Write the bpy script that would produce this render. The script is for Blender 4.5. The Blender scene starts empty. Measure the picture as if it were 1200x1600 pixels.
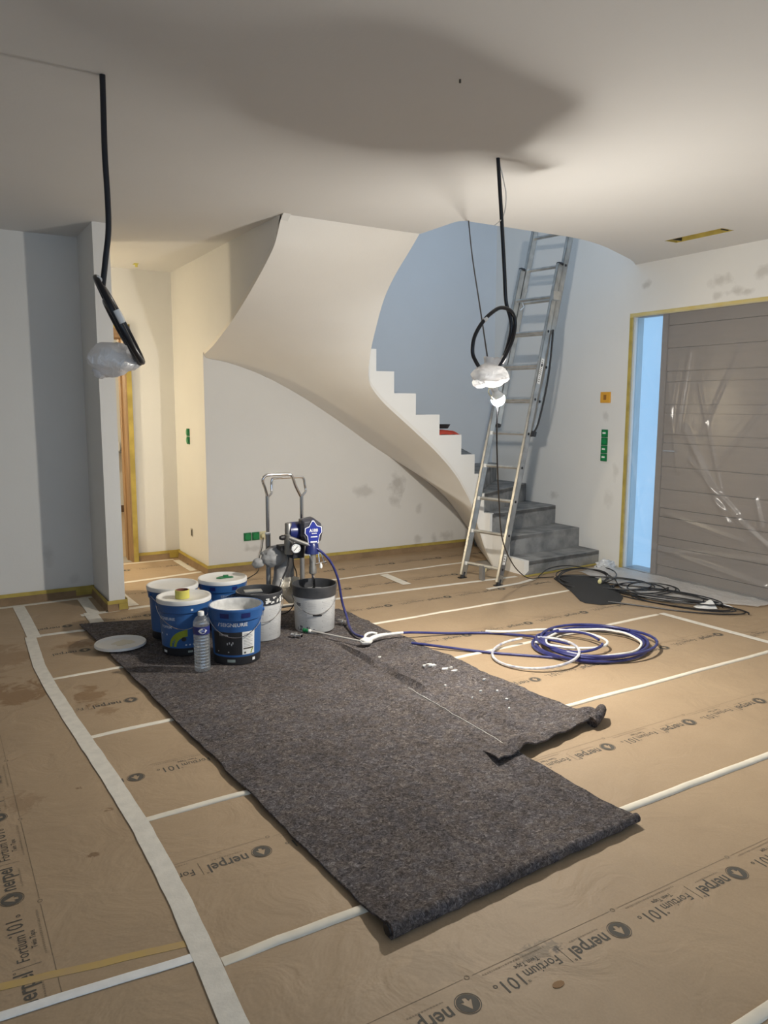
import bpy, bmesh, math, random
from mathutils import Vector, Matrix, noise
random.seed(7)
PI = math.pi
scene = bpy.context.scene
COL = scene.collection

# ---------------------------------------------------------------- camera
cam_d = bpy.data.cameras.new('camera'); cam = bpy.data.objects.new('camera', cam_d); COL.objects.link(cam)
pitch, yaw, roll = 0.1368, 0.5375, 0.00317
fw = Vector((math.sin(yaw)*math.cos(pitch), math.cos(yaw)*math.cos(pitch), -math.sin(pitch)))
rt = Vector((math.cos(yaw), -math.sin(yaw), 0)); up = rt.cross(fw)
r2 = rt*math.cos(roll) + up*math.sin(roll); u2 = -rt*math.sin(roll) + up*math.cos(roll)
cam.matrix_world = Matrix(((r2.x, u2.x, -fw.x, 0), (r2.y, u2.y, -fw.y, 0), (r2.z, u2.z, -fw.z, 1.42), (0, 0, 0, 1)))
cam_d.sensor_fit = 'VERTICAL'; cam_d.sensor_height = 36; cam_d.lens = 1205*36/1600; cam_d.clip_start = 0.05
scene.camera = cam
# ---------------------------------------------------------------- sky and exposure
world = bpy.data.worlds.new('sky'); scene.world = world; world.use_nodes = True
bg = world.node_tree.nodes['Background']; bg.inputs[0].default_value = (0.60, 0.78, 1.0, 1); bg.inputs[1].default_value = 0.95
scene.view_settings.view_transform = 'Standard'; scene.view_settings.look = 'None'
scene.view_settings.gamma = 1; scene.view_settings.use_curve_mapping = False
scene.view_settings.exposure = 0.84
scene.cycles.use_denoising = True
scene.cycles.max_bounces = 8; scene.cycles.diffuse_bounces = 5; scene.cycles.transparent_max_bounces = 16
scene.cycles.sample_clamp_indirect = 4.0
BULB_W = 64.0       # the bare work bulb hanging in the room
HALL_W = 30.0       # the bulb of the corridor behind the partition
ROOM_W = 40.0       # the bulb of the room beyond the corridor door

# ---------------------------------------------------------------- mesh helpers
class MB:
    def __init__(s): s.v = []; s.f = []
    def add(s, vs, fs):
        o = len(s.v); s.v += [tuple(p) for p in vs]; s.f += [tuple(i+o for i in f) for f in fs]; return s
    def box(s, x0, y0, z0, x1, y1, z1):
        return s.add([(x0,y0,z0),(x1,y0,z0),(x1,y1,z0),(x0,y1,z0),(x0,y0,z1),(x1,y0,z1),(x1,y1,z1),(x0,y1,z1)],
                     [(0,3,2,1),(4,5,6,7),(0,1,5,4),(1,2,6,5),(2,3,7,6),(3,0,4,7)])
    def hexa(s, b, t):
        return s.add(list(b)+list(t), [(3,2,1,0),(4,5,6,7),(0,1,5,4),(1,2,6,5),(2,3,7,6),(3,0,4,7)])
    def prism(s, poly, a, b, fn):
        n = len(poly); vs = [fn(p[0],p[1],a) for p in poly] + [fn(p[0],p[1],b) for p in poly]
        fs = [tuple(range(n-1,-1,-1)), tuple(range(n,2*n))] + [(i,(i+1)%n,n+(i+1)%n,n+i) for i in range(n)]
        return s.add(vs, fs)
    def pz(s, poly, z0, z1): return s.prism(poly, z0, z1, lambda x,y,c:(x,y,c))
    def py(s, poly, y0, y1): return s.prism(poly, y0, y1, lambda x,z,c:(x,c,z))
    def px(s, poly, x0, x1): return s.prism(poly, x0, x1, lambda y,z,c:(c,y,z))
    def tube(s, pts, r, n=8, closed=False):
        pts = [Vector(p) for p in pts]; m = len(pts)
        rs = r if isinstance(r, (list, tuple)) else [r]*m
        vs = []; prev = None
        for i in range(m):
            if closed: t = pts[(i+1)%m] - pts[(i-1)%m]
            else: t = pts[min(i+1,m-1)] - pts[max(i-1,0)]
            if t.length < 1e-9: t = Vector((0,0,1))
            t.normalize()
            if prev is None:
                a = Vector((0,0,1)) if abs(t.z) < .9 else Vector((1,0,0)); u = t.cross(a).normalized()
            else:
                u = prev - t*prev.dot(t)
                if u.length < 1e-6: u = t.orthogonal()
                u.normalize()
            prev = u; w = t.cross(u)
            for k in range(n):
                a = 2*PI*k/n; vs.append(pts[i] + (u*math.cos(a) + w*math.sin(a))*rs[i])
        fs = []
        for i in range(m if closed else m-1):
            j = (i+1)%m
            for k in range(n): fs.append((i*n+k, i*n+(k+1)%n, j*n+(k+1)%n, j*n+k))
        if not closed: fs += [tuple(range(n-1,-1,-1)), tuple((m-1)*n+k for k in range(n))]
        return s.add(vs, fs)
    def lathe(s, prof, c=(0,0,0), n=32, axis=None, cap=True):
        vs = []; fs = []; m = len(prof); c = Vector(c)
        q = Vector(axis).normalized().to_track_quat('Z','Y') if axis else None
        for r, z in prof:
            for k in range(n):
                a = 2*PI*k/n; p = Vector((r*math.cos(a), r*math.sin(a), z))
                vs.append(c + (q @ p if q else p))
        for i in range(m-1):
            for k in range(n): fs.append((i*n+k, i*n+(k+1)%n, (i+1)*n+(k+1)%n, (i+1)*n+k))
        if cap and prof[0][0] > 1e-6: fs.append(tuple(range(n-1,-1,-1)))
        if cap and prof[-1][0] > 1e-6: fs.append(tuple((m-1)*n+k for k in range(n)))
        return s.add(vs, fs)
    def sheet(s, fn, nu, nv, th=0.0, tdir=(0,0,-1)):
        vs = []; 
        for j in range(nv+1):
            for i in range(nu+1): vs.append(Vector(fn(i/nu, j/nv)))
        fs = [(j*(nu+1)+i, j*(nu+1)+i+1, (j+1)*(nu+1)+i+1, (j+1)*(nu+1)+i) for j in range(nv) for i in range(nu)]
        if th:
            N = len(vs); d = Vector(tdir)*th; vs += [p + d for p in vs]
            fs += [tuple(N+i for i in reversed(f)) for f in fs[:]]
            rim = [i for i in range(nu+1)] + [j*(nu+1)+nu for j in range(1,nv+1)] + [nv*(nu+1)+i for i in range(nu-1,-1,-1)] + [j*(nu+1) for j in range(nv-1,0,-1)]
            for a, b in zip(rim, rim[1:]+rim[:1]): fs.append((b, a, N+a, N+b))
        return s.add(vs, fs)

def root_loc(p):
    return Vector(p['base']) if p is not None and 'base' in p else Vector((0,0,0))
def obj(name, mb, mat, parent=None, smooth=False, bevel=0.0):
    off = root_loc(parent)
    me = bpy.data.meshes.new(name)
    me.from_pydata([(v[0]-off.x, v[1]-off.y, v[2]-off.z) for v in mb.v], [], mb.f)
    if bevel or not smooth:
        bm = bmesh.new(); bm.from_mesh(me)
        if bevel:
            es = [e for e in bm.edges if len(e.link_faces)==2 and e.calc_face_angle(0) > 0.6]
            bmesh.ops.bevel(bm, geom=es, offset=bevel, segments=2, affect='EDGES', profile=.6)
        bm.to_mesh(me); bm.free()
    me.validate(); me.update()
    if smooth:
        me.polygons.foreach_set('use_smooth', [True]*len(me.polygons)); me.set_sharp_from_angle(angle=0.75)
    o = bpy.data.objects.new(name, me); COL.objects.link(o)
    if mat: me.materials.append(mat)
    if parent is not None: o.parent = parent
    if parent is not None and 'base' in parent: o['base_of'] = 1; del o['base_of']
    return o
BASES = {}
def thing(name, label, cat, loc=(0,0,0), rz=0, group=None, world_parts=True):
    o = bpy.data.objects.new(name, None); COL.objects.link(o); o.location = loc; o.rotation_euler = (0,0,rz)
    o.empty_display_size = .05
    o['label'] = label; o['category'] = cat
    if group: o['group'] = group
    if world_parts: o['base'] = list(loc)
    return o
def tag(o, label, cat, group=None):
    o['label'] = label; o['category'] = cat
    if group: o['group'] = group
    return o
def struct(o): o['kind'] = 'structure'; return o
def sub(name, mb, mat, root, part, smooth=False, bevel=0.0):      # a piece of a part, given in the thing's coordinates
    o = obj(name, mb, mat, root, smooth, bevel); o.parent = part; return o
def crom(pts, k=8, closed=False):
    P = [Vector(p) for p in pts]; n = len(P); out = []
    for i in range(n if closed else n-1):
        g = (lambda j: P[j % n]) if closed else (lambda j: P[max(0,min(n-1,j))])
        a, b, c, d = g(i-1), g(i), g(i+1), g(i+2)
        for q in range(k):
            t = q/k
            out.append(.5*((2*b) + (c-a)*t + (2*a-5*b+4*c-d)*t*t + (3*b-a-3*c+d)*t**3))
    if not closed: out.append(P[-1])
    return out
def N3(x, y, z=0): return noise.noise(Vector((x, y, z)))
def sstep(a, b, x):
    t = max(0, min(1, (x-a)/(b-a))); return t*t*(3-2*t)

# ---------------------------------------------------------------- materials
MATS = {}
def ramp(nt, src, pos_cols):
    r = nt.nodes.new('ShaderNodeValToRGB'); cr = r.color_ramp
    while len(cr.elements) < len(pos_cols): cr.elements.new(.5)
    for e, (p, c) in zip(cr.elements, pos_cols): e.position = p; e.color = (*c, 1)
    nt.links.new(src, r.inputs[0]); return r.outputs[0]
def tex(nt, scale, detail=3, rough=.5, dist=0, stretch=None):
    tc = nt.nodes.new('ShaderNodeTexCoord'); n = nt.nodes.new('ShaderNodeTexNoise')
    n.inputs['Scale'].default_value = scale; n.inputs['Detail'].default_value = detail
    n.inputs['Roughness'].default_value = rough; n.inputs['Distortion'].default_value = dist
    if stretch:
        mp = nt.nodes.new('ShaderNodeMapping'); mp.inputs['Scale'].default_value = stretch
        nt.links.new(tc.outputs['Object'], mp.inputs[0]); nt.links.new(mp.outputs[0], n.inputs['Vector'])
    else: nt.links.new(tc.outputs['Object'], n.inputs['Vector'])
    return n.outputs[0]
def mat(name, col, rough=.6, metal=0, var=None, bump=None, stretch=None, spec=.5, trans=0, coat=0):
    if name in MATS: return MATS[name]
    m = bpy.data.materials.new(name); m.use_nodes = True; nt = m.node_tree; b = nt.nodes['Principled BSDF']
    b.inputs['Base Color'].default_value = (*col, 1); b.inputs['Roughness'].default_value = rough
    b.inputs['Metallic'].default_value = metal; b.inputs['Specular IOR Level'].default_value = spec
    b.inputs['Transmission Weight'].default_value = trans; b.inputs['Coat Weight'].default_value = coat
    if var:      # (scale, amount) or (scale, colour2)
        c2 = var[1] if isinstance(var[1], tuple) else tuple(c*(1-var[1]) for c in col)
        out = ramp(nt, tex(nt, var[0], 4, stretch=stretch), [(.35, col), (.68, c2)])
        nt.links.new(out, b.inputs['Base Color'])
    if bump:
        bp = nt.nodes.new('ShaderNodeBump'); bp.inputs['Strength'].default_value = bump[1]; bp.inputs['Distance'].default_value = bump[2] if len(bump) > 2 else .01
        nt.links.new(tex(nt, bump[0], 4, stretch=stretch), bp.inputs['Height']); nt.links.new(bp.outputs[0], b.inputs['Normal'])
    MATS[name] = m; return m
def wall_mat(name, col, smudges=(), dirt=.04, dark=(.42,.40,.37)):
    """primed plaster with a faint mottling and grey smudges at given places (object space)"""
    m = bpy.data.materials.new(name); m.use_nodes = True; nt = m.node_tree; b = nt.nodes['Principled BSDF']
    b.inputs['Roughness'].default_value = .82; b.inputs['Specular IOR Level'].default_value = .25
    cur = ramp(nt, tex(nt, 1.7, 5, .6), [(.3, col), (.75, tuple(c*(1-dirt) for c in col))])
    tc = nt.nodes.new('ShaderNodeTexCoord')
    for (c, r, amt) in smudges:
        wn = nt.nodes.new('ShaderNodeTexNoise'); wn.inputs['Scale'].default_value = 14; wn.inputs['Detail'].default_value = 3
        nt.links.new(tc.outputs['Object'], wn.inputs['Vector'])
        sb = nt.nodes.new('ShaderNodeVectorMath'); sb.operation = 'SUBTRACT'; sb.inputs[1].default_value = c
        nt.links.new(tc.outputs['Object'], sb.inputs[0])
        ml = nt.nodes.new('ShaderNodeVectorMath'); ml.operation = 'MULTIPLY'; ml.inputs[1].default_value = tuple(1/q for q in r)
        nt.links.new(sb.outputs[0], ml.inputs[0])
        ln = nt.nodes.new('ShaderNodeVectorMath'); ln.operation = 'LENGTH'; nt.links.new(ml.outputs[0], ln.inputs[0])
        ad = nt.nodes.new('ShaderNodeMath'); ad.operation = 'MULTIPLY_ADD'; ad.inputs[1].default_value = 1.6
        nt.links.new(wn.outputs[0], ad.inputs[0]); nt.links.new(ln.outputs['Value'], ad.inputs[2])
        mr = nt.nodes.new('ShaderNodeMapRange'); mr.inputs[1].default_value = 1.1; mr.inputs[2].default_value = 1.75
        mr.inputs[3].default_value = amt; mr.inputs[4].default_value = 0
        nt.links.new(ad.outputs[0], mr.inputs[0])
        mx = nt.nodes.new('ShaderNodeMixRGB'); mx.inputs[2].default_value = (*dark, 1)
        nt.links.new(mr.outputs[0], mx.inputs[0]); nt.links.new(cur, mx.inputs[1]); cur = mx.outputs[0]
    nt.links.new(cur, b.inputs['Base Color'])
    bp = nt.nodes.new('ShaderNodeBump'); bp.inputs['Strength'].default_value = .12; bp.inputs['Distance'].default_value = .004
    nt.links.new(tex(nt, 60, 3), bp.inputs['Height']); nt.links.new(bp.outputs[0], b.inputs['Normal'])
    return m
def sheer(name, col, opac, gloss=.25, rough=.25, bump=None, transl=.5, tint=(1,1,1)):
    """thin see-through plastic: part lets light straight through, part scatters, part shines"""
    m = bpy.data.materials.new(name); m.use_nodes = True; nt = m.node_tree; nt.nodes.remove(nt.nodes['Principled BSDF'])
    out = nt.nodes['Material Output']
    tr = nt.nodes.new('ShaderNodeBsdfTransparent'); df = nt.nodes.new('ShaderNodeBsdfDiffuse'); tl = nt.nodes.new('ShaderNodeBsdfTranslucent'); gl = nt.nodes.new('ShaderNodeBsdfGlossy')
    tr.inputs[0].default_value = (*tint, 1)
    df.inputs[0].default_value = tl.inputs[0].default_value = (*col, 1); gl.inputs[0].default_value = (.9,.9,.9,1); gl.inputs['Roughness'].default_value = rough
    a = nt.nodes.new('ShaderNodeMixShader'); a.inputs[0].default_value = transl; nt.links.new(df.outputs[0], a.inputs[1]); nt.links.new(tl.outputs[0], a.inputs[2])
    c = nt.nodes.new('ShaderNodeMixShader'); c.inputs[0].default_value = gloss; nt.links.new(a.outputs[0], c.inputs[1]); nt.links.new(gl.outputs[0], c.inputs[2])
    d = nt.nodes.new('ShaderNodeMixShader'); d.inputs[0].default_value = opac; nt.links.new(tr.outputs[0], d.inputs[1]); nt.links.new(c.outputs[0], d.inputs[2])
    nt.links.new(d.outputs[0], out.inputs[0])
    if bump:
        bp = nt.nodes.new('ShaderNodeBump'); bp.inputs['Strength'].default_value = bump[1]; bp.inputs['Distance'].default_value = .02
        nt.links.new(tex(nt, bump[0], 5, dist=1.5), bp.inputs['Height'])
        for n in (df, gl, tl): nt.links.new(bp.outputs[0], n.inputs['Normal'])
    return m
def glow(name, col, strength):
    m = bpy.data.materials.new(name); m.use_nodes = True; nt = m.node_tree; nt.nodes.remove(nt.nodes['Principled BSDF'])
    e = nt.nodes.new('ShaderNodeEmission'); e.inputs[0].default_value = (*col, 1); e.inputs[1].default_value = strength
    nt.links.new(e.outputs[0], nt.nodes['Material Output'].inputs[0]); return m

PLASTER = (.74,.732,.705)
M_ceiling = wall_mat('ceiling_paint', (.70,.695,.685), dirt=.03)
M_wall = wall_mat('primed_plaster', PLASTER)
M_left = wall_mat('left_wall_plaster', PLASTER, [((.73,5.99,.34),(.05,.05,.10),.30), ((.9,5.99,.13),(.06,.05,.05),.25)])
M_sock = wall_mat('understair_plaster', PLASTER, [((3.86,6.235,.68),(.10,.1,.13),.62), ((3.84,6.235,.52),(.09,.1,.09),.5), ((3.50,6.235,.63),(.13,.1,.07),.45), ((4.12,6.235,.43),(.05,.05,.06),.4), ((4.1,6.235,.12),(.06,.05,.05),.5), ((4.3,6.235,.11),(.05,.05,.06),.5), ((2.40,6.235,.19),(.10,.05,.03),.4), ((2.34,6.235,.21),(.03,.05,.05),.35), ((4.45,6.235,.13),(.12,.1,.06),.5)])
M_right = wall_mat('entrance_wall_plaster', PLASTER, [((5.22,3.84,2.36),(.05,.13,.06),.5), ((5.22,3.70,2.265),(.05,.09,.04),.55), ((5.22,3.60,2.25),(.05,.06,.03),.5), ((5.22,3.86,2.25),(.05,.05,.04),.45), ((5.22,4.53,2.417),(.05,.06,.045),.6), ((5.22,3.48,2.37),(.05,.10,.06),.5), ((5.22,5.55,.56),(.05,.10,.05),.5), ((5.22,4.915,1.337),(.05,.05,.06),.4), ((5.22,4.78,.85),(.05,.05,.10),.3), ((5.22,4.85,.6),(.05,.07,.10),.25)])
M_soffit = wall_mat('soffit_plaster', (.76,.735,.69), dirt=.05)
M_string = wall_mat('string_plaster', (.80,.79,.76), [((3.10,5.43,1.60),(.05,.1,.05),.35)], dirt=.04)
M_screed = mat('screed', (.35,.33,.30), .9, var=(3,.2))
M_concrete = mat('raw_concrete', (.30,.30,.295), .92, var=(7,(.15,.155,.16)), bump=(35,.6,.012))
M_print = mat('black_print', (.09,.08,.065), .8)
M_print2 = mat('faint_print', (.20,.155,.105), .85)
M_crepe = mat('white_crepe_tape', (.74,.70,.62), .8, var=(25,.12), bump=(120,.25,.003))
M_cream = mat('cream_seam_tape', (.80,.74,.62), .75, var=(14,.12))
M_yellow = mat('yellow_masking_tape', (.50,.385,.085), .7, var=(9,.28))
M_flap = mat('brown_skirting_paper', (.30,.20,.11), .8, var=(7,.3), bump=(12,.5,.02))
M_alu = mat('worn_aluminium', (.62,.62,.60), .38, .85, var=(14,.25), bump=(80,.08,.002))
M_alu_dark = mat('grey_bracket', (.30,.30,.30), .45, .6)
M_chrome = mat('chrome', (.72,.72,.73), .12, 1)
M_black = mat('black_rubber', (.012,.013,.016), .42)
M_blackp = mat('black_plastic', (.02,.02,.023), .45)
M_conduit = mat('black_cable_sheath', (.010,.012,.018), .32)
M_blue = mat('blue_bucket_plastic', (.030,.115,.33), .38, var=(6,.12))
M_navy = mat('navy_plastic', (.014,.022,.12), .3)
M_hose = mat('blue_hose', (.022,.026,.14), .35, var=(22,(.05,.055,.19)))
M_white = mat('white_plastic', (.82,.82,.80), .4)
M_paint = mat('wet_white_paint', (.88,.87,.84), .25)
M_lid = mat('white_lid_plastic', (.80,.79,.76), .42, var=(8,.06))
M_wbucket = mat('dusty_white_bucket', (.66,.66,.65), .5, var=(11,.16))
M_rim = mat('dark_grey_plastic', (.035,.037,.042), .45, var=(10,(.07,.07,.075)))
M_grey = mat('grey_plastic', (.13,.13,.14), .5)
M_green = mat('green_plastic', (.006,.16,.05), .4)
M_green2 = mat('bright_green_plastic', (.01,.24,.07), .35)
M_lime = mat('lime_print', (.30,.36,.02), .6)
M_orange = mat('orange_plastic', (.72,.36,.035), .5)
M_ivory = mat('ivory_plastic', (.70,.64,.40), .5)
M_wood = mat('door_frame_wood', (.36,.22,.11), .6, var=(5,.35), stretch=(6,6,.5))
M_door = mat('taupe_door', (.175,.148,.13), .55, var=(4,.12), stretch=(1,1,8))
M_red = mat('red_cloth', (.45,.06,.035), .9, bump=(30,.5))
M_foam = mat('black_foam', (.028,.028,.029), .95, bump=(160,.6,.004))
M_dry = mat('dried_paint', (.80,.79,.75), .6, bump=(60,.3))
M_pet = sheer('clear_bottle_plastic', (.75,.82,.85), .26, .72, .06, transl=.5)
M_film = sheer('masking_film', (.80,.80,.80), .24, .20, .26, bump=(5,.16), transl=.35)
M_filmf = sheer('crumpled_film', (.92,.92,.92), .85, .18, .3, bump=(16,.7), transl=.4)
M_bag = sheer('white_bag_plastic', (.93,.93,.94), .86, .12, .3, bump=(18,.6), transl=.35)
M_gbag = sheer('grey_bag_plastic', (.42,.42,.42), .9, .03, .5, bump=(9,.35), transl=.25)
M_felt = None
def felt_mat():
    m = bpy.data.materials.new('grey_recycled_felt'); m.use_nodes = True; nt = m.node_tree; b = nt.nodes['Principled BSDF']
    b.inputs['Roughness'].default_value = .97; b.inputs['Specular IOR Level'].default_value = .1
    base = ramp(nt, tex(nt, 62, 6, .82, 1.2), [(.30,(.022,.02,.022)),(.43,(.075,.069,.068)),(.53,(.15,.139,.134)),(.62,(.27,.255,.247)),(.72,(.58,.56,.54))])
    big = ramp(nt, tex(nt, 3.2, 4, .6), [(.35,(.72,.70,.70)),(.68,(1,.97,.96))])
    hue = ramp(nt, tex(nt, 24, 2), [(.40,(.97,.98,1.05)),(.6,(1.05,1.0,.97))])
    x = nt.nodes.new('ShaderNodeMixRGB'); x.blend_type = 'MULTIPLY'; x.inputs[0].default_value = 1
    nt.links.new(base, x.inputs[1]); nt.links.new(big, x.inputs[2])
    y = nt.nodes.new('ShaderNodeMixRGB'); y.blend_type = 'MULTIPLY'; y.inputs[0].default_value = 1
    nt.links.new(x.outputs[0], y.inputs[1]); nt.links.new(hue, y.inputs[2]); nt.links.new(y.outputs[0], b.inputs['Base Color'])
    bp = nt.nodes.new('ShaderNodeBump'); bp.inputs['Strength'].default_value = .8; bp.inputs['Distance'].default_value = .008
    nt.links.new(tex(nt, 110, 5, .7), bp.inputs['Height']); nt.links.new(bp.outputs[0], b.inputs['Normal']); return m
M_felt = felt_mat()
def paper_mat(name, stains):
    m = bpy.data.materials.new(name); m.use_nodes = True; nt = m.node_tree; b = nt.nodes['Principled BSDF']
    b.inputs['Roughness'].default_value = .62; b.inputs['Specular IOR Level'].default_value = .35
    cur = ramp(nt, tex(nt, 2.2, 5, .6), [(.3,(.415,.305,.195)),(.7,(.365,.265,.168))])
    fine = ramp(nt, tex(nt, 170, 2), [(.3,(.95,.95,.95)),(.7,(1.03,1.03,1.03))])
    x = nt.nodes.new('ShaderNodeMixRGB'); x.blend_type = 'MULTIPLY'; x.inputs[0].default_value = 1
    nt.links.new(cur, x.inputs[1]); nt.links.new(fine, x.inputs[2]); cur = x.outputs[0]
    tc = nt.nodes.new('ShaderNodeTexCoord')
    for (c, r, amt, col, sc) in stains:
        sb = nt.nodes.new('ShaderNodeVectorMath'); sb.operation = 'SUBTRACT'; sb.inputs[1].default_value = c; nt.links.new(tc.outputs['Object'], sb.inputs[0])
        ml = nt.nodes.new('ShaderNodeVectorMath'); ml.operation = 'MULTIPLY'; ml.inputs[1].default_value = (1/r[0], 1/r[1], 0); nt.links.new(sb.outputs[0], ml.inputs[0])
        ln = nt.nodes.new('ShaderNodeVectorMath'); ln.operation = 'LENGTH'; nt.links.new(ml.outputs[0], ln.inputs[0])
        ad = nt.nodes.new('ShaderNodeMath'); ad.operation = 'MULTIPLY_ADD'; ad.inputs[1].default_value = 2.4
        nt.links.new(tex(nt, sc, 4, .65, 1), ad.inputs[0]); nt.links.new(ln.outputs['Value'], ad.inputs[2])
        mr = nt.nodes.new('ShaderNodeMapRange'); mr.inputs[1].default_value = 1.55; mr.inputs[2].default_value = 1.8; mr.inputs[3].default_value = amt; mr.inputs[4].default_value = 0
        nt.links.new(ad.outputs[0], mr.inputs[0])
        mx = nt.nodes.new('ShaderNodeMixRGB'); mx.inputs[2].default_value = (*col, 1); nt.links.new(mr.outputs[0], mx.inputs[0]); nt.links.new(cur, mx.inputs[1]); cur = mx.outputs[0]
    nt.links.new(cur, b.inputs['Base Color'])
    bp = nt.nodes.new('ShaderNodeBump'); bp.inputs['Strength'].default_value = .4; bp.inputs['Distance'].default_value = .03
    nt.links.new(tex(nt, 5, 4, .55, .8), bp.inputs['Height']); nt.links.new(bp.outputs[0], b.inputs['Normal']); return m
M_paper = paper_mat('kraft_paper', [((3.0,1.15,0),(.05,.05),.5,(.2,.12,.06),9)])
WET = (.22,.125,.055)
M_paper_scuff = paper_mat('kraft_paper_with_scuffs', [((1.30,1.375,0),(.10,.05),.55,(.16,.13,.09),30), ((1.05,1.47,0),(.22,.10),.25,(.24,.18,.12),12), ((1.34,1.36,0),(.03,.02),.8,(.06,.05,.04),60)])
M_paper_wet = paper_mat('kraft_paper_with_spills', [((.28,4.05,0),(.34,.30),.75,WET,7), ((.3,4.7,0),(.3,.5),.45,WET,6), ((.22,2.90,0),(.10,.14),.5,(.25,.16,.09),14), ((.405,2.905,0),(.030,.022),.8,(.17,.10,.05),20), ((.470,2.69,0),(.030,.022),.7,(.17,.10,.05),20), ((.375,2.43,0),(.034,.024),.8,(.17,.10,.05),20)])
M_paper_wet2 = paper_mat('kraft_paper_with_drips', [((.62,3.85,0),(.13,.22),.7,WET,9), ((.66,3.62,0),(.08,.10),.5,WET,16), ((.7,4.6,0),(.3,.16),.4,WET,9)])
M_paper_wet3 = paper_mat('kraft_paper_with_marks', [((.72,4.75,0),(.22,.12),.6,WET,9), ((.9,4.62,0),(.1,.1),.4,WET,12)])

# ---------------------------------------------------------------- lettering
TXT = {}
def text_geo(s, width=None, size=1.0, bold=0.0):
    key = (s, bold)
    if key not in TXT:
        cu = bpy.data.curves.new('lettering', 'FONT'); cu.body = s; cu.size = 1; cu.resolution_u = 2; cu.offset = bold
        o = bpy.data.objects.new('lettering', cu); COL.objects.link(o); dg = bpy.context.evaluated_depsgraph_get()
        me = bpy.data.meshes.new_from_object(o.evaluated_get(dg))
        TXT[key] = ([v.co.copy() for v in me.vertices], [tuple(p.vertices) for p in me.polygons])
        bpy.data.objects.remove(o); bpy.data.curves.remove(cu); bpy.data.meshes.remove(me)
    vs, fs = TXT[key]; x0 = min(v.x for v in vs); x1 = max(v.x for v in vs)
    k = width/(x1-x0) if width else size
    return [((v.x-x0)*k, v.y*k) for v in vs], fs
def add_text(mb, s, x, y, width, bold=0.0, ky=1.0):
    vs, fs = text_geo(s, width, bold=bold); mb.add([(x+a, y+b*ky, 0) for a, b in vs], fs)
def quad2(mb, x0, y0, x1, y1): mb.add([(x0,y0,0),(x1,y0,0),(x1,y1,0),(x0,y1,0)], [(0,1,2,3)])

exec_print = MB(); exec_faint = MB()
# one repeat of the print on the paper: u runs along the reading direction, v up; 0.513 m long
def ring2(mb, cx, cy, r0, r1, n=28):
    mb.add([(cx+r*math.cos(2*PI*k/n), cy+r*math.sin(2*PI*k/n), 0) for r in (r0, r1) for k in range(n)], [(k,(k+1)%n,n+(k+1)%n,n+k) for k in range(n)])
ring2(exec_print, 0, .016, .0315, .0335); 
n_ = 28; hole = [(-.017,.004),(-.004,.004),(-.004,-.006),(.004,-.006),(.004,.004),(.017,.004),(0,.040)]
# disc with the arrow left open: built as a fan of wedges between the arrow outline and the rim
def disc_with_hole(mb, cx, cy, r, inner, n=56):
    ring = []; ins = []
    def hit(a):
        best = 0.0; dx, dy = math.cos(a), math.sin(a); m = len(inner)
        for i in range(m):
            (x1,y1),(x2,y2) = inner[i], inner[(i+1)%m]; ex, ey = x2-x1, y2-y1; den = dx*ey-dy*ex
            if abs(den) < 1e-12: continue
            t = (x1*ey-y1*ex)/den; u = (x1*dy-y1*dx)/den
            if t > 0 and -1e-6 <= u <= 1+1e-6: best = max(best, t)
        return best
    for k in range(n):
        a = 2*PI*k/n+.01; h = hit(a); ring.append((cx+r*math.cos(a), cy+r*math.sin(a), 0)); ins.append((cx+h*math.cos(a), cy+h*math.sin(a), 0))
    mb.add(ring+ins, [(k,(k+1)%n,n+(k+1)%n,n+k) for k in range(n)])
disc_with_hole(exec_print, 0, .016, .029, [(-.017,-.010),(-.006,-.006),(-.006,-.018),(.006,-.018),(.006,-.006),(.017,-.010),(0,.021)])
add_text(exec_print, 'nerpel', .046, 0, .128, .012, 1.25)
ring2(exec_print, .183, .040, .0022, .0036, 10)
quad2(exec_print, .196, -.024, .1972, .044)
add_text(exec_print, 'Fortium', .219, 0, .112, .0, 1.25)
ring2(exec_print, .336, .036, .0022, .0036, 10)
add_text(exec_print, '101', .347, 0, .058, .0, 1.15)
ring2(exec_print, .423, .008, .004, .0065, 6)
add_text(exec_print, 'Twin Tape', .262, -.024, .078, 0, 1.2)
def microtext(mb, x0, x1, y, h):
    rr = random.Random(3); x = x0
    while x < x1:
        w = rr.uniform(.002, .006)
        for q in range(int(w/.0016)+1): quad2(mb, x+q*.0016, y, x+q*.0016+.0008, y+h*rr.uniform(.6,1))
        x += w + .0035
microtext(exec_faint, .05, .15, -.020, .006)
microtext(exec_faint, .225, .425, -.042, .007)
quad2(exec_faint, -.035, -.0535, .2, -.0523); quad2(exec_faint, .2, -.0535, .448, -.0523)
ring2(exec_faint, -.048, -.053, .005, .0075, 12)
def bisect(mb, co, no):
    bm = bmesh.new(); vv = [bm.verts.new(v) for v in mb.v]
    for f in mb.f:
        try: bm.faces.new([vv[i] for i in f])
        except ValueError: pass
    bmesh.ops.bisect_plane(bm, geom=bm.verts[:]+bm.edges[:]+bm.faces[:], plane_co=co, plane_no=no, clear_outer=True, dist=1e-6)
    r = MB(); bm.verts.index_update(); r.v = [tuple(v.co) for v in bm.verts]; r.f = [tuple(v.index for v in f.verts) for f in bm.faces]; bm.free(); return r

# ================================================================ THE SETTING
ZC = 2.595
XR = 5.22
struct(obj('floor', MB().box(-4, -3, -.12, 5.45, 10.9, 0), M_screed))
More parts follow.
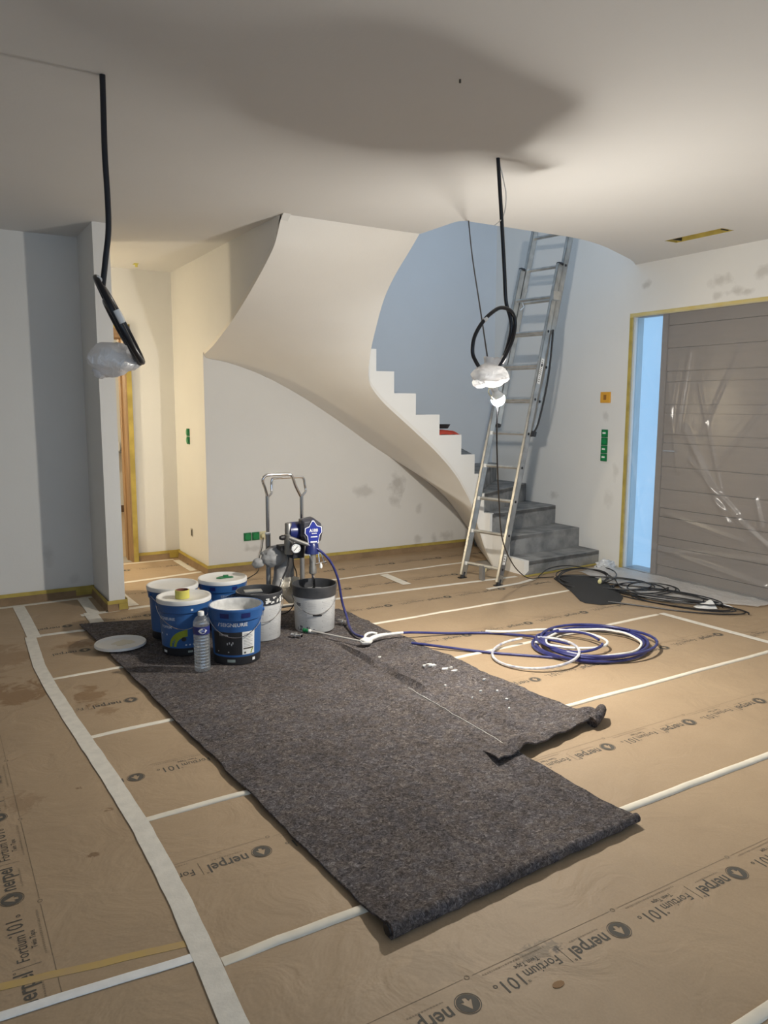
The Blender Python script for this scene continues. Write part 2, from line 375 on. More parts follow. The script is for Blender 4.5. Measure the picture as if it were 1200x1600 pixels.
# ceiling slab with the stair opening and the slot of a flush fitting
c = MB(); T = ZC+.26
c.box(-4, -3, ZC, 2.0, 10.9, T)
c.box(2.0, -3, ZC, XR, 3.43, T); c.box(2.0, 3.43, ZC, 4.65, 3.90, T); c.box(4.78, 3.43, ZC, XR, 3.90, T); c.box(2.0, 3.90, ZC, XR, 4.157, T)
c.pz([(2.0,4.157),(3.08,4.157),(3.052,4.18),(3.04,4.22),(3.04,4.62),(2.0,4.62)], ZC, T)
c.pz([(3.98,4.157),(5.22,4.157),(5.22,4.66),(5.10,4.575),(4.99,4.512),(4.80,4.425),(4.51,4.293),(4.35,4.232),(4.20,4.19),(4.09,4.167)], ZC, T)
c.box(2.0, 6.6, ZC, 5.45, 10.9, T)
struct(obj('ceiling', c, M_ceiling))
struct(obj('wall_left', MB().box(-4, 5.99, 0, 1.03, 6.09, ZC), M_left))
struct(obj('wall_partition', MB().box(1.03, 5.43, 0, 1.136, 6.09, ZC), M_wall))
struct(obj('wall_far_left', MB().box(-4, -3, 0, -3.9, 10.9, ZC), M_wall))
# back wall behind the camera; wide unseen window bay put in for daylight fill
b_ = MB().box(-3.9, -3, 0, -3.4, -2.9, ZC).box(4.6, -3, 0, XR, -2.9, ZC).box(-3.4, -3, 2.4, 4.6, -2.9, ZC).box(-3.4, -3, 0, 4.6, -2.9, .45)
struct(obj('wall_behind', b_, M_wall))
hb = MB().box(-3.9, 7.1, 0, .65, 7.35, ZC).box(1.58, 7.1, 0, 2.0, 7.35, ZC).box(.65, 7.1, 2.03, 1.58, 7.35, ZC)
struct(obj('wall_corridor', hb, M_wall))
fr = MB().box(-3.9, 10.6, 0, 5.4, 10.7, ZC).box(3.2, 7.35, 0, 3.3, 10.6, ZC)
struct(obj('wall_far_room', fr, M_wall))
# plastered side of the stair: rises from the floor in the corridor, then follows the soffit up to the ceiling
OUT_X = [(4.60,2.595),(4.665,2.50),(4.734,2.423),(4.88,2.335),(5.051,2.247),(5.24,2.158),(5.433,2.074),(5.61,2.005),(5.79,1.943),(6.0,1.874),(6.235,1.807)]
struct(obj('wall_stair_side', MB().px([(y,z+.0345) for y, z in OUT_X if z+.0345 < ZC] + [(6.234,1.8415),(6.236,1.8),(6.236,0),(7.1,0),(7.1,ZC),(4.573,ZC)], 2.0, 2.05), M_wall))
OUT_Y = [(2.0,1.807),(2.148,1.785),(2.30,1.745),(2.454,1.696),(2.60,1.636),(2.745,1.566),(2.90,1.485),(3.051,1.396),(3.21,1.300),(3.373,1.195),(3.575,1.062),(3.75,.958),(3.928,.857),(4.15,.725),(4.38,.560),(4.54,.400),(4.637,.283),(4.72,.175),(4.80,.06),(4.83,0)]
struct(obj('wall_understair', MB().py([(2.0001,1.8)]+OUT_Y[1:] + [(2.0001,0)], 6.235, 6.30), M_sock))
struct(obj('wall_stair_back', MB().box(2.05, 6.5, 0, 5.45, 6.6, 5.3), wall_mat('stair_back_plaster', (.575,.605,.635))))  # darker, cooler tone put into this wall's colour than into the others
wr = MB().box(XR, 4.66, 0, 5.275, 6.5, 5.3).box(5.275, 5.1, 0, 5.45, 6.5, 5.3).box(5.275, 4.66, 2.3, 5.45, 5.1, 5.3).box(XR, 3.20, 2.185, 5.45, 4.66, 5.3).box(XR, -3, 0, 5.45, 3.20, 5.3)
struct(obj('wall_right', wr, M_right))
struct(obj('wall_upstairs', MB().box(1.9, 4.62, T, 2.0, 6.5, 5.3), M_wall))
struct(obj('ceiling_upstairs', MB().box(1.9, 4.0, 5.3, 5.45, 6.6, 5.4), M_wall))

# skirting boards wrapped in brown paper with yellow tape along the top edge
def skirting(name, a, b, nrm, h=.068, extra=()):
    a = Vector((*a,0)); b = Vector((*b,0)); n = Vector((*nrm,0)); L = (b-a).length; k = max(2, int(L/.12))
    m = MB(); 
    m.sheet(lambda u, v: a+(b-a)*u + n*(.014 + .004*(1-v)*N3(u*L*6, v*3, a.x) + .012*(1-v)**2) + Vector((0,0,.002+v*h)), k, 3, .012, -n)
    o = struct(obj(name, m, M_flap, smooth=True))
    t = MB(); t.sheet(lambda u, v: a+(b-a)*u + n*(.017) + Vector((0,0,h-.012+v*(.026+.003*N3(u*L*5,3,b.y)))), k, 1, .003, -n)
    obj('masking_tape', t, M_yellow, o)
    return o
skirting('baseboard_left', (-1.5,5.99), (1.03,5.99), (0,-1))
skirting('baseboard_partition_side', (1.03,5.99), (1.03,5.43), (-1,0))
skirting('baseboard_partition_end', (1.015,5.43), (1.15,5.43), (0,-1))
skirting('baseboard_partition_hall', (1.136,5.43), (1.136,6.09), (1,0))
skirting('baseboard_stair_side', (2.0,7.1), (2.0,6.22), (-1,0))
skirting('baseboard_corridor', (1.62,7.1), (2.0,7.1), (0,-1))
skirting('baseboard_understair', (1.985,6.235), (4.78,6.235), (0,-1))
obj('tape_patch', MB().box(.90,5.968,.008,1.02,5.972,.07), M_yellow, bpy.data.objects['baseboard_left'])
obj('tape_patch', MB().box(1.90,7.078,.008,1.99,7.082,.07), M_yellow, bpy.data.objects['baseboard_corridor'])
obj('tape_patch', MB().box(1.09,5.408,.004,1.15,5.412,.055), M_yellow, bpy.data.objects['baseboard_partition_end'])

# corridor door: wooden frame, taped along the wall
d2 = bpy.data.objects.new('door_2', None); COL.objects.link(d2); struct(d2)
for nm, m in (('door_jamb', MB().box(1.565,7.085,0,1.59,7.36,2.03)), ('door_jamb', MB().box(.64,7.09,0,.665,7.36,2.03)), ('door_head', MB().box(.64,7.085,2.005,1.59,7.36,2.035)),
              ('casing', MB().box(1.565,7.075,0,1.585,7.10,2.09)), ('casing', MB().box(.585,7.075,0,.65,7.10,2.09)), ('casing', MB().box(.585,7.075,2.03,1.585,7.10,2.09))):
    obj(nm, m, M_wood, d2, bevel=.003)
obj('masking_tape', MB().box(1.576,7.072,0,1.618,7.0745,2.11).box(.56,7.072,2.085,1.618,7.0745,2.12), M_yellow, d2)
obj('door_stop', MB().box(1.552,7.22,0,1.566,7.26,2.0), M_wood, d2)

# front door behind film: boards, stile, frame, handle and a narrow side light
d1 = bpy.data.objects.new('door_1', None); COL.objects.link(d1); struct(d1)
edges = [2.175,2.07,1.89,1.705,1.62,1.437,1.367,1.195,1.125,.93,.745,.585,.51,.345,.27,.10,.015]
for i in range(len(edges)-1):
    z1, z0 = edges[i], edges[i+1]; narrow = (z1-z0) < .10
    obj('board', MB().box(5.262 if narrow else 5.256, 3.22, z0+.003, 5.30, 4.315, z1-.003), M_door, d1, bevel=.0025)
obj('door_leaf', MB().box(5.285,3.22,.01,5.33,4.32,2.18), M_door, d1)
obj('stile', MB().box(5.245,4.318,.01,5.33,4.372,2.18), M_door, d1, bevel=.004)
obj('frame_head', MB().box(5.24,3.2,2.165,5.34,4.66,2.185), M_door, d1)
obj('frame_post', MB().box(5.24,4.645,.0,5.34,4.66,2.17), M_white, d1)
obj('frame_post', MB().box(5.24,3.2,.0,5.34,3.22,2.17), M_door, d1)
obj('threshold', MB().box(5.22,3.2,0,5.40,4.66,.02), M_alu_dark, d1)
hd = obj('handle', MB().tube([(5.256,4.27,1.062),(5.215,4.27,1.062),(5.208,4.262,1.062),(5.208,4.15,1.062)], .009, 8), M_chrome, d1, smooth=True)
w1 = struct(obj('window_1', MB().box(5.262,4.372,.02,5.272,4.645,2.165), sheer('tinted_glass', (.7,.8,.9), .12, .5, .1, transl=.8, tint=(.60,.74,.82))))

# ================================================================ STAIRCASE
IN = [(3.04,4.637,2.595),(3.04,4.69,2.555),(3.04,4.759,2.504),(3.04,4.929,2.384),(3.04,5.064,2.265),(3.04,5.148,2.158),(3.04,5.224,2.022),(3.042,5.303,1.869),(3.055,5.370,1.715),(3.078,5.410,1.640),(3.113,5.428,1.568),(3.233,5.43,1.441),(3.481,5.43,1.247),(3.743,5.43,1.039),(3.948,5.43,.839),(4.054,5.43,.693),(4.127,5.43,.575),(4.170,5.43,.470),(4.205,5.426,.370),(4.232,5.412,.280),(4.262,5.380,.150),(4.279,5.31,.03),(4.28,5.285,0)]
INs = crom(IN, 6); INs.sort(key=lambda p: -p.z)
OUT = [Vector((2.0,y,z)) for y, z in OUT_X] + [Vector((x,6.235,z)) for x, z in OUT_Y[1:]]
OUTs = crom(OUT, 4); OUTs.sort(key=lambda p: -p.z)
def atz(tab, z):
    if z >= tab[0].z: return tab[0].copy()
    for a, b in zip(tab, tab[1:]):
        if a.z >= z >= b.z:
            t = (a.z-z)/max(1e-9, a.z-b.z); return a.lerp(b, t)
    return tab[-1].copy()
st = thing('staircase', 'white plastered winding staircase with curved soffit and raw grey concrete steps', 'staircase', (4.28,4.87,0))
NZ = 90
PAIR = [(0,2.595,2.595),(.58,1.0,1.0),(.72,.52,.93),(.93,.36,.10),(1,0,0)]     # height of the inner and outer end of each ruling line; they fan round the eye's corner low down
def zpair(v):
    for (v0,a0,b0),(v1,a1,b1) in zip(PAIR, PAIR[1:]):
        if v <= v1 + 1e-9: q = (v-v0)/(v1-v0); return a0+(a1-a0)*q, b0+(b1-b0)*q
    return 0, 0
s_ = MB(); s_.sheet(lambda u, v: (lambda zz: atz(INs, zz[0]).lerp(atz(OUTs, zz[1]), u))(zpair(v)), 14, 100, .035, (0,0,1))
obj('soffit', s_, M_soffit, st, smooth=True)
# inner string: stepped white face along the eye of the stair
path = [Vector((4.28,4.87,0)), Vector((4.28,5.0,0)), Vector((4.28,5.15,0))] + [p.copy() for p in reversed(INs)]
S = [0.0]
for a, b in zip(path, path[1:]): S.append(S[-1] + ((b-a).xy).length)
def at_s(s):
    for i in range(len(S)-1):
        if S[i] <= s <= S[i+1] and S[i+1] > S[i]: return path[i].lerp(path[i+1], (s-S[i])/(S[i+1]-S[i]))
    return path[-1].copy()
def s_of(x, y):
    return min((((p.x-x)**2+(p.y-y)**2), s) for p, s in ((at_s(S[-1]*k/1500), S[-1]*k/1500) for k in range(1501)))[1]
rin = [(4.28,4.87),(4.28,5.12),(4.275,5.335),(4.255,5.40),(4.21,5.425),(4.166,5.43),(4.017,5.43),(3.784,5.43),(3.542,5.43),(3.329,5.43),(3.160,5.43),(3.05,5.36),(3.04,5.262),(3.04,5.168),(3.04,5.015),(3.04,4.79)]
rout = [(5.22,4.93),(5.22,5.185),(5.22,5.51),(5.22,5.945),(5.22,6.42),(4.78,6.5),(4.35,6.5),(3.92,6.5),(3.50,6.5),(3.08,6.5),(2.62,6.5),(2.08,6.5),(2.05,5.98),(2.05,5.52),(2.05,5.10),(2.05,4.74)]
ZT = [.126+.1743*k for k in range(16)]
sr = [s_of(*p) for p in rin]
strg = MB()
cuts = sorted(set([round(x,5) for x in sr] + [round(S[-1]*k/260,5) for k in range(261)]))
def inward(s):
    d = (at_s(min(S[-1], s+.01)) - at_s(max(0, s-.01))); n = Vector((d.y, -d.x, 0)); return n.normalized()
for a, b in zip(cuts, cuts[1:]):
    mid = (a+b)/2; k = sum(1 for x in sr if x <= mid+1e-6)-1
    if k < 0 or k > 14 or b-a < 1e-4: continue
    pa, pb = at_s(a), at_s(b); th_ = .05 if k < 10 else .012; up_ = .04 if k < 10 else .07; na, nb = inward(a)*th_, inward(b)*th_
    if mid < sr[0]: continue
    A, B = Vector((pa.x,pa.y,0)), Vector((pb.x,pb.y,0)); zt = ZT[k]+.002
    def L(p, z): return Vector((p.x,p.y,z))
    strg.hexa([L(A,pa.z+.0345*(pa.z>.002)),L(B,pb.z+.0345*(pb.z>.002)),L(B+nb,pb.z+up_),L(A+na,pa.z+up_)], [L(A,zt),L(B,zt),L(B+nb,zt),L(A+na,zt)])
obj('string', strg, M_string, st)
for k in range(15):
    i0, i1 = sr[k], sr[k+1]; ins_ = [at_s(i0+(i1-i0)*q/12) + inward(i0+(i1-i0)*q/12)*.026 for q in range(13)]
    o0, o1 = rout[k], rout[k+1]; outs = [o0]
    if o0[0] > 5.2 and o1[1] > 6.49: outs.append((5.22,6.5))
    if o0[1] > 6.49 and o1[0] < 2.06: outs.append((2.05,6.5))
    outs.append(o1)
    poly = outs + [(p.x,p.y) for p in reversed(ins_)]
    m = MB().pz(poly, ZT[k]-(.045 if k < 9 else .03), ZT[k])
    a = Vector((ins_[0].x, ins_[0].y)); b = Vector(o0); d = (b-a).normalized(); n = Vector((-d.y, d.x))*.04
    zb = (ZT[k-1]-.02 if k < 9 else ZT[k]-.05) if k else 0.0
    m.pz([tuple(a), tuple(b), tuple(b+n), tuple(a+n)], zb, ZT[k]-.0005)
    obj('step', m, M_concrete, st, bevel=.006 if k < 5 else 0)

# ================================================================ PAPER ON THE FLOOR
def pz(x, y): return .0045 + .0016*N3(x*.9, y*.9, 1.3) + .0007*N3(x*4, y*4, 7.1)
def paper(label, x0, x1, ya, yb, m=M_paper, prints=(), holes=None):
    """a strip from x0 to x1 between the lines ya=(y at x=0.5, y at x=4.3) and yb"""
    f = lambda l, x: l[0] + (l[1]-l[0])*(x-.5)/3.8
    nu = max(2, int((x1-x0)/.07)); nv = max(2, int((yb[0]-ya[0])/.07))
    def fn(u, v):
        x = x0+(x1-x0)*u; y = f(ya,x)*(1-v)+f(yb,x)*v; return (x, y, pz(x,y))
    o = tag(obj('paper_sheet', MB().sheet(fn, nu, nv, .0012), m, smooth=True), label, 'floor paper', 'sheets of brown paper covering the floor')
    return o
def put_print(sheet, ox, oy, ang, clips=()):
    ca, sa = math.cos(ang), math.sin(ang)
    for src, mt, nm in ((exec_print, M_print, 'printed_lettering'), (exec_faint, M_print2, 'fine_print')):
        r = MB(); r.v = [(ox+ca*v[0]-sa*v[1], oy+sa*v[0]+ca*v[1], 0) for v in src.v]; r.f = list(src.f)
        for co, no in clips: r = bisect(r, co, no)
        if len(r.f) < (45 if clips else 1): continue
        r.v = [(v[0], v[1], pz(v[0],v[1])+.0007) for v in r.v]
        obj(nm, r, mt, sheet)
Y0, Y1, Y2, Y3, Y4, Y5, Y6 = (.95,.95), (1.757,1.775), (2.552,2.585), (3.35,3.465), (4.20,4.285), (5.06,4.87), (5.45,5.58)
sheets = {}
sheets['front'] = paper('brown floor paper in the front right corner of the picture, beyond the nearest seam', .5, 4.3, (-.6,-.6), Y0)
sheets['a'] = paper('brown floor paper strip in the foreground with the largest black printed lettering', .5, 4.3, Y0, Y1, M_paper_scuff)
sheets['b'] = paper('brown paper strip running under the near end of the felt mat', .5, 4.3, Y1, Y2)
sheets['c'] = paper('brown paper strip under the coiled blue hose and middle of the felt mat', .5, 4.3, Y2, Y3)
sheets['d'] = paper('brown paper strip under the paint buckets and spray gun', .5, 4.3, Y3, Y4, M_paper_wet2)
sheets['e'] = paper('brown paper strip behind the buckets, reaching the ladder feet', .5, 4.3, Y4, Y5, M_paper_wet3)
sheets['f'] = paper('brown paper strip between the ladder and the understair wall, in front of partition', .5, 4.28, Y5, (5.42,5.56))
sheets['g'] = paper('brown paper along the foot of the understair wall below the sockets', 1.155, 4.75, (5.42,5.56), (6.21,6.21))
sheets['h'] = paper('small brown paper piece in the corner left of the partition', .5, 1.01, (5.42,5.42), (5.965,5.965))
sheets['hall'] = paper('brown paper on the corridor floor before the wooden door frame', 1.155, 1.98, (6.21,6.21), (7.09,7.09))
sheets['left'] = paper('brown paper strip left of the long white tape, with dark wet stains', -.42, .5, (1.84,1.84), (5.965,5.965), M_paper_wet)
sheets['left0'] = paper('brown paper in the bottom left corner below the white seam', -.42, .5, (-.6,-.6), (1.84,1.84))
sheets['right'] = paper('brown paper strip in front of the entrance door under the cables', 4.3, 5.2, (-.6,-.6), (4.86,4.86))
sheets['room'] = paper('brown paper on the floor of the room seen through the corridor door', .7, 3.1, (7.4,7.4), (10.5,10.5))
LC = ((.532,0,0),(-1,0,0)); RC = ((4.3,0,0),(1,0,0))
PER = .513
def row(sh, y, x_ref, lo, hi, slope=0, skip=(99,99), clips=(LC, RC)):
    k0 = int((lo-x_ref)/PER)-2
    for k in range(k0, k0+14):
        x = x_ref + k*PER
        if x-.5 > hi or x+.05 < lo: continue
        if x-.44 > skip[0] and x+.03 < skip[1]: continue
        cl = [c_ for c_ in clips if (c_ is LC and x-.5 < .5) or (c_ is RC and x+.06 > 4.3)]
        put_print(sheets[sh], x, y+slope*(x-x_ref)+.016, PI, cl)
row('a', 1.327, 1.029, .75, 2.9)
row('b', 2.158, 2.382, .5, 4.3, -.01, (1.0,1.96))
row('c', 2.885, .615, .5, 4.3, .02, (.95,2.42))
row('d', 3.70, .78, .5, 4.3, .02, (.9,2.4))
row('e', 4.60, 2.78, .5, 4.3, -.01, (.85,2.4))
row('f', 5.20, .72, .5, 4.2, 0, (1.1,1.9))
row('g', 5.86, 2.55, 1.2, 4.6, 0, (99,99), ())
row('hall', 6.75, 1.95, 1.4, 1.9, 0, (99,99), ())
for k in range(5): put_print(sheets['left'], .147, 2.312+PER*k, PI/2, ())
put_print(sheets['left'], .147, 2.312-PER, PI/2, [((0,1.85,0),(0,-1,0))])
for k in range(3): put_print(sheets['right'], 4.86, 2.4+k*PER, PI, [((4.3,0,0),(-1,0,0))]) if False else None
row_x = [4.95]
for x, y in ((5.05,3.62),(4.75,2.85)): put_print(sheets['right'], x, y, PI, [((4.31,0,0),(-1,0,0))])

# tapes on the paper -------------------------------------------------
def tape(label, pts, w, ridge=0.0, m=M_crepe, wob=.0, lift=.0014):
    P = []
    for a, b in zip(pts, pts[1:]):
        a, b = Vector((*a,0)), Vector((*b,0)); n = max(1, int((b-a).length/.05))
        P += [a.lerp(b, i/n) for i in range(n)]
    P.append(Vector((*pts[-1],0))); n = len(P)
    cs = [-1,-.92,-.7,-.35,0,.35,.7,.92,1] if ridge else [-1,-.4,.4,1]
    def fn(u, v):
        i = min(n-1, int(round(u*(n-1)))); t = (P[min(i+1,n-1)]-P[max(i-1,0)]).normalized(); q = Vector((-t.y,t.x,0))
        c_ = cs[min(len(cs)-1, int(round(v*(len(cs)-1))))]
        p = P[i] + q*(c_*w/2 + wob*N3(P[i].x*9, P[i].y*9, 3)); z = pz(p.x,p.y) + lift + ridge*min(1, i/2.5, (n-1-i)/2.5)*math.sqrt(max(0,1-c_*c_))*(1+.25*N3(p.x*3,p.y*3,9))
        return (p.x, p.y, z)
    o = obj('tape_strip', MB().sheet(fn, n-1, len(cs)-1, .0011 if not ridge else .002), m, smooth=True)
    return tag(o, label, 'tape', 'tape strips joining the floor paper')
fy = lambda l, x: l[0] + (l[1]-l[0])*(x-.5)/3.8
def seam(label, l, x0, x1, w=.03, ridge=.008, m=M_cream): return tape(label, [(x0+(x1-x0)*i/12, fy(l, x0+(x1-x0)*i/12) + .006*N3(i*.7, l[0])) for i in range(13)], w, ridge, m, .004)
tape('long white tape curving from the left wall down to the bottom edge', [(.532,1.30),(.527,1.558),(.534,1.704),(.542,1.933),(.548,2.202),(.545,2.543),(.528,2.93),(.49,3.62),(.468,4.156),(.462,4.45),(.485,5.05)], .062, wob=.004, lift=.0035)
tape('white tape along the paper edge in the left background beside the wall', [(.505,5.02),(.505,5.5),(.50,5.90)], .075, lift=.0026)
tape('white tape bordering the floor at the foot of the left wall', [(.0,5.905),(.5,5.905),(1.0,5.915)], .045)
tape('short white tape along the left side of the partition foot', [(.93,5.88),(.925,5.45)], .075, lift=.0030)
tape('short white tape in front of the partition, left end of the far felt edge', [(.905,5.46),(.90,5.18)], .085, lift=.0036)
tape('white tape running from the partition foot to behind the rear buckets', [(.84,5.42),(1.3,5.44),(1.9,5.49),(2.6,5.53)], .05)
tape('white tape turning into the corridor along the partition end', [(1.21,5.50),(1.20,5.8),(1.20,6.1)], .07, lift=.0026)
seam('raised cream seam in the bottom right corner of the picture', Y0, .56, 4.3, .034, .005)
seam('raised cream seam meeting the near right corner of the felt mat', Y1, .57, 4.3, .034, .008)
seam('raised cream seam at the curled corner of the second felt piece', Y2, .57, 4.3, .030, .007)
seam('raised cream seam behind the blue hose coil', Y3, .52, 4.26, .028, .006)
seam('raised cream seam running from the white bucket to the cable heap', Y4, .5, 4.25, .026, .005)
seam('cream seam behind the buckets from the rear bucket to the ladder', Y5, .53, 4.2, .040, .003, M_crepe)
seam('cream seam just behind the ladder feet', Y6, 2.62, 4.2, .034, .002, M_crepe)
tape('short white tape joining two seams left of the ladder', [(3.245,5.08),(3.27,5.49)], .075, lift=.004)
tape('white tape crossing the corridor floor', [(1.16,6.26),(1.6,6.31),(1.98,6.37)], .05)
tape('white tape along the foot of the corridor wall', [(1.93,6.45),(1.93,6.98)], .06)
tape('thin white tape at the threshold of the corridor door', [(1.2,7.03),(1.92,7.03)], .035)
tape('white tape leading from the cable heap to the right edge', [(4.30,3.47),(4.315,3.0),(4.335,2.4),(4.34,1.8)], .05, lift=.003)
tape('white tape at the ladder foot pointing at the first step', [(3.7,4.63),(4.05,4.66),(4.26,4.72)], .04, lift=.004)
tape('bright white seam across the bottom left corner', [(-.15,1.868),(.077,1.848),(.30,1.832),(.52,1.812)], .030, .0015, mat('bright_white_tape',(.86,.86,.84),.7,var=(30,.1)), .004, .003)
tape('faded yellow tape line above the bottom left seam', [(-.15,1.995),(.072,1.953),(.30,1.912),(.52,1.872)], .026, 0, mat('faded_yellow_tape',(.50,.345,.12),.8,var=(16,(.46,.32,.16))), .004, .0012)
tape('orange yellow tape along the first concrete step', [(4.24,4.83),(4.7,4.86),(5.18,4.90)], .05, 0, M_yellow, .006, .004)
tape('orange yellow tape from the first step to the entrance door', [(5.17,4.92),(5.175,4.62)], .075, 0, M_yellow, .006, .005)

# ================================================================ FELT MATS
def felt(name_label, corners, zb, bumps, seed, nu=40, nv=110, edge=.012):
    A, B, Cc, D = [Vector((*p,0)) for p in corners]      # near left, near right, far right, far left
    def fn(u, v):
        p = A.lerp(B,u).lerp(D.lerp(Cc,u), v)
        e = edge*N3(p.x*5, p.y*5, seed) + edge*.5*N3(p.x*17, p.y*17, seed)
        cx = (u-.5)*2; cy = (v-.5)*2
        p = p + Vector((e*cx**4, e*cy**4, 0))
        return (p.x, p.y, zb(p.x,p.y) + bumps(p.x,p.y,u,v))
    return tag(obj('felt_mat', MB().sheet(fn, nu, nv, .007), M_felt, smooth=True), name_label, 'mat', 'grey felt mats protecting the floor')
def b1(x, y, u, v):
    z = .0035*N3(x*2.2, y*2.2, 2) + .003*max(0, N3(x*16, y*2.2, 5)) + .0015*N3(x*22, y*22, 4)
    z += .010*max(0, N3(x*20+3*y, y*3, 8)-.15)*sstep(2.4,1.8,y)*sstep(1.2,1.5,x)
    z += .016*sstep(.05,0,v)
    return z
def b2(x, y, u, v):
    z = .004*N3(x*3, y*3, 12) + .002*N3(x*20, y*20, 14)
    for (ax,ay,bx,by,h,w) in ((2.03,3.95,2.02,3.45,.040,.018),(2.06,3.42,2.04,2.95,.034,.016),(2.20,3.45,2.42,2.95,.016,.02),(2.10,2.75,2.20,2.4,.016,.03),(2.28,3.78,2.42,3.70,.018,.016)):
        d = Vector((bx-ax,by-ay)); q = Vector((x-ax,y-ay)); t = max(0,min(1,q.dot(d)/d.length_squared)); dist = (q-d*t).length
        z += h*math.exp(-(dist/w)**2)*min(1, 4*t*(1-t)+.35)
    z += sstep(.075,.0,v)*(.022 + .03*max(0,N3(x*9, 1.7, 3))) + .035*math.exp(-((x-2.5)/.06)**2-((y-2.40)/.07)**2) + .03*math.exp(-((x-2.03)/.05)**2-((y-2.31)/.05)**2)
    return z
f1z = lambda x, y: .0215 + .010*sstep(1.80,1.90,x)*sstep(2.2,2.35,y)
FZ = .0215
m1 = felt('long grey felt mat in the foreground carrying the blue buckets', [(.99,1.625),(2.005,1.68),(2.0,4.78),(.79,5.15)], f1z, b1, 1, 44, 120)
# rolled near edge of the long mat
ptsR = [(.985+1.03*i/40, 1.622+.058*i/40+.004*N3(i*.35,2,1), .026+.004*N3(i*.4,5,2)) for i in range(41)]
rl = MB().tube(ptsR, [.0255-.010*(i/40)+.003*N3(i*.5,8,8) for i in range(41)], 12)
obj('rolled_edge', rl, M_felt, m1, smooth=True)
obj('roll_hollow_shade', MB().lathe([(.0,.0),(.016,.0),(.015,.004),(0,.004)], (.984,1.622,.026), 14, (-1,-.05,0)), M_black, m1)  # black disc paints the shade of the hollow at the roll's end
m2 = felt('shorter crumpled felt mat right of the long one, with a curled corner', [(1.86,2.235),(2.535,2.345),(2.415,4.66),(1.86,4.88)], lambda x, y: .0185, b2, 4, 34, 110, .02)
tubeC = crom([(2.47,2.335,.03),(2.53,2.35,.05),(2.565,2.37,.055),(2.60,2.40,.045)], 5)
obj('curled_corner', MB().tube(tubeC, [.03-.0007*i for i in range(len(tubeC))], 10), M_felt, m2, smooth=True)
obj('paint_line', MB().tube([(1.990+.010*N3(i*.5,3), 3.10-.84*i/24, .0325+.002*N3(i,1)) for i in range(25)], [.0012+.0016*abs(N3(i*1.1,6)) for i in range(25)], 5), M_dry, m1, smooth=True)
rr = random.Random(11)
for k, (x, y, r) in enumerate([(2.27,3.30,.03),(2.31,3.24,.035),(2.34,3.20,.026),(2.29,3.36,.02),(2.37,3.26,.016),(2.24,3.33,.018),(2.39,3.0,.012),(2.29,2.9,.012),(2.18,3.05,.011),(2.33,2.75,.010),(2.12,3.6,.012),(2.36,2.86,.012),(2.27,2.66,.009),(2.20,2.85,.008)]):
    m = MB(); n = 9
    pl = [(x+r*rr.uniform(.35,1)*math.cos(2*PI*i/n), y+.55*r*rr.uniform(.4,1)*math.sin(2*PI*i/n)) for i in range(n)]
    zt = .0185 + b2(x,y,.5,.5)
    m.pz(pl, zt-.001, zt+.007); obj('paint_flake', m, M_dry, m2)

# ================================================================ BUCKETS
def cyl_patch(mb, rz, p0, p1, z0, z1, off=.0008, n=14):
    mb.sheet(lambda u, v: ((rz(z0+(z1-z0)*v)+off)*math.sin(math.radians(p0+(p1-p0)*u)), -(rz(z0+(z1-z0)*v)+off)*math.cos(math.radians(p0+(p1-p0)*u)), z0+(z1-z0)*v), n, 2)
def wrap(mb, s, rz, deg0, z, width, bold=0, ky=1.0, off=.0016):
    vs, fs = text_geo(s, width, bold=bold)
    mb.add([((rz(z+b*ky)+off)*math.sin(math.radians(deg0)+a/rz(z)), -(rz(z+b*ky)+off)*math.cos(math.radians(deg0)+a/rz(z)), z+b*ky) for a, b in vs], fs)
def wrap_poly(mb, poly, rz, off=.0012):
    mb.add([((rz(z)+off)*math.sin(math.radians(p)), -(rz(z)+off)*math.cos(math.radians(p)), z) for p, z in poly], [tuple(range(len(poly)))])
def place(root, x, y, z, rz): root.location = (x,y,z); root.rotation_euler = (0,0,rz)
def face_cam(x, y, off=0): return math.atan2(-x, y)*1.0 + off     # local -Y turned towards the viewer's side of the room
RB = lambda z: .127 + .014*z/.315
def bail(mb, rz, z0, drop, r=.0022, spread=90, ear=.008):
    pts = []
    for i in range(25):
        a = PI*i/24; ph = math.radians(-spread + 2*spread*i/24); zz = z0 - drop*math.sin(a)**1.3
        R = rz(zz) + ear; pts.append((R*math.sin(ph), -R*math.cos(ph), zz))
    return mb.tube(pts, r, 6)
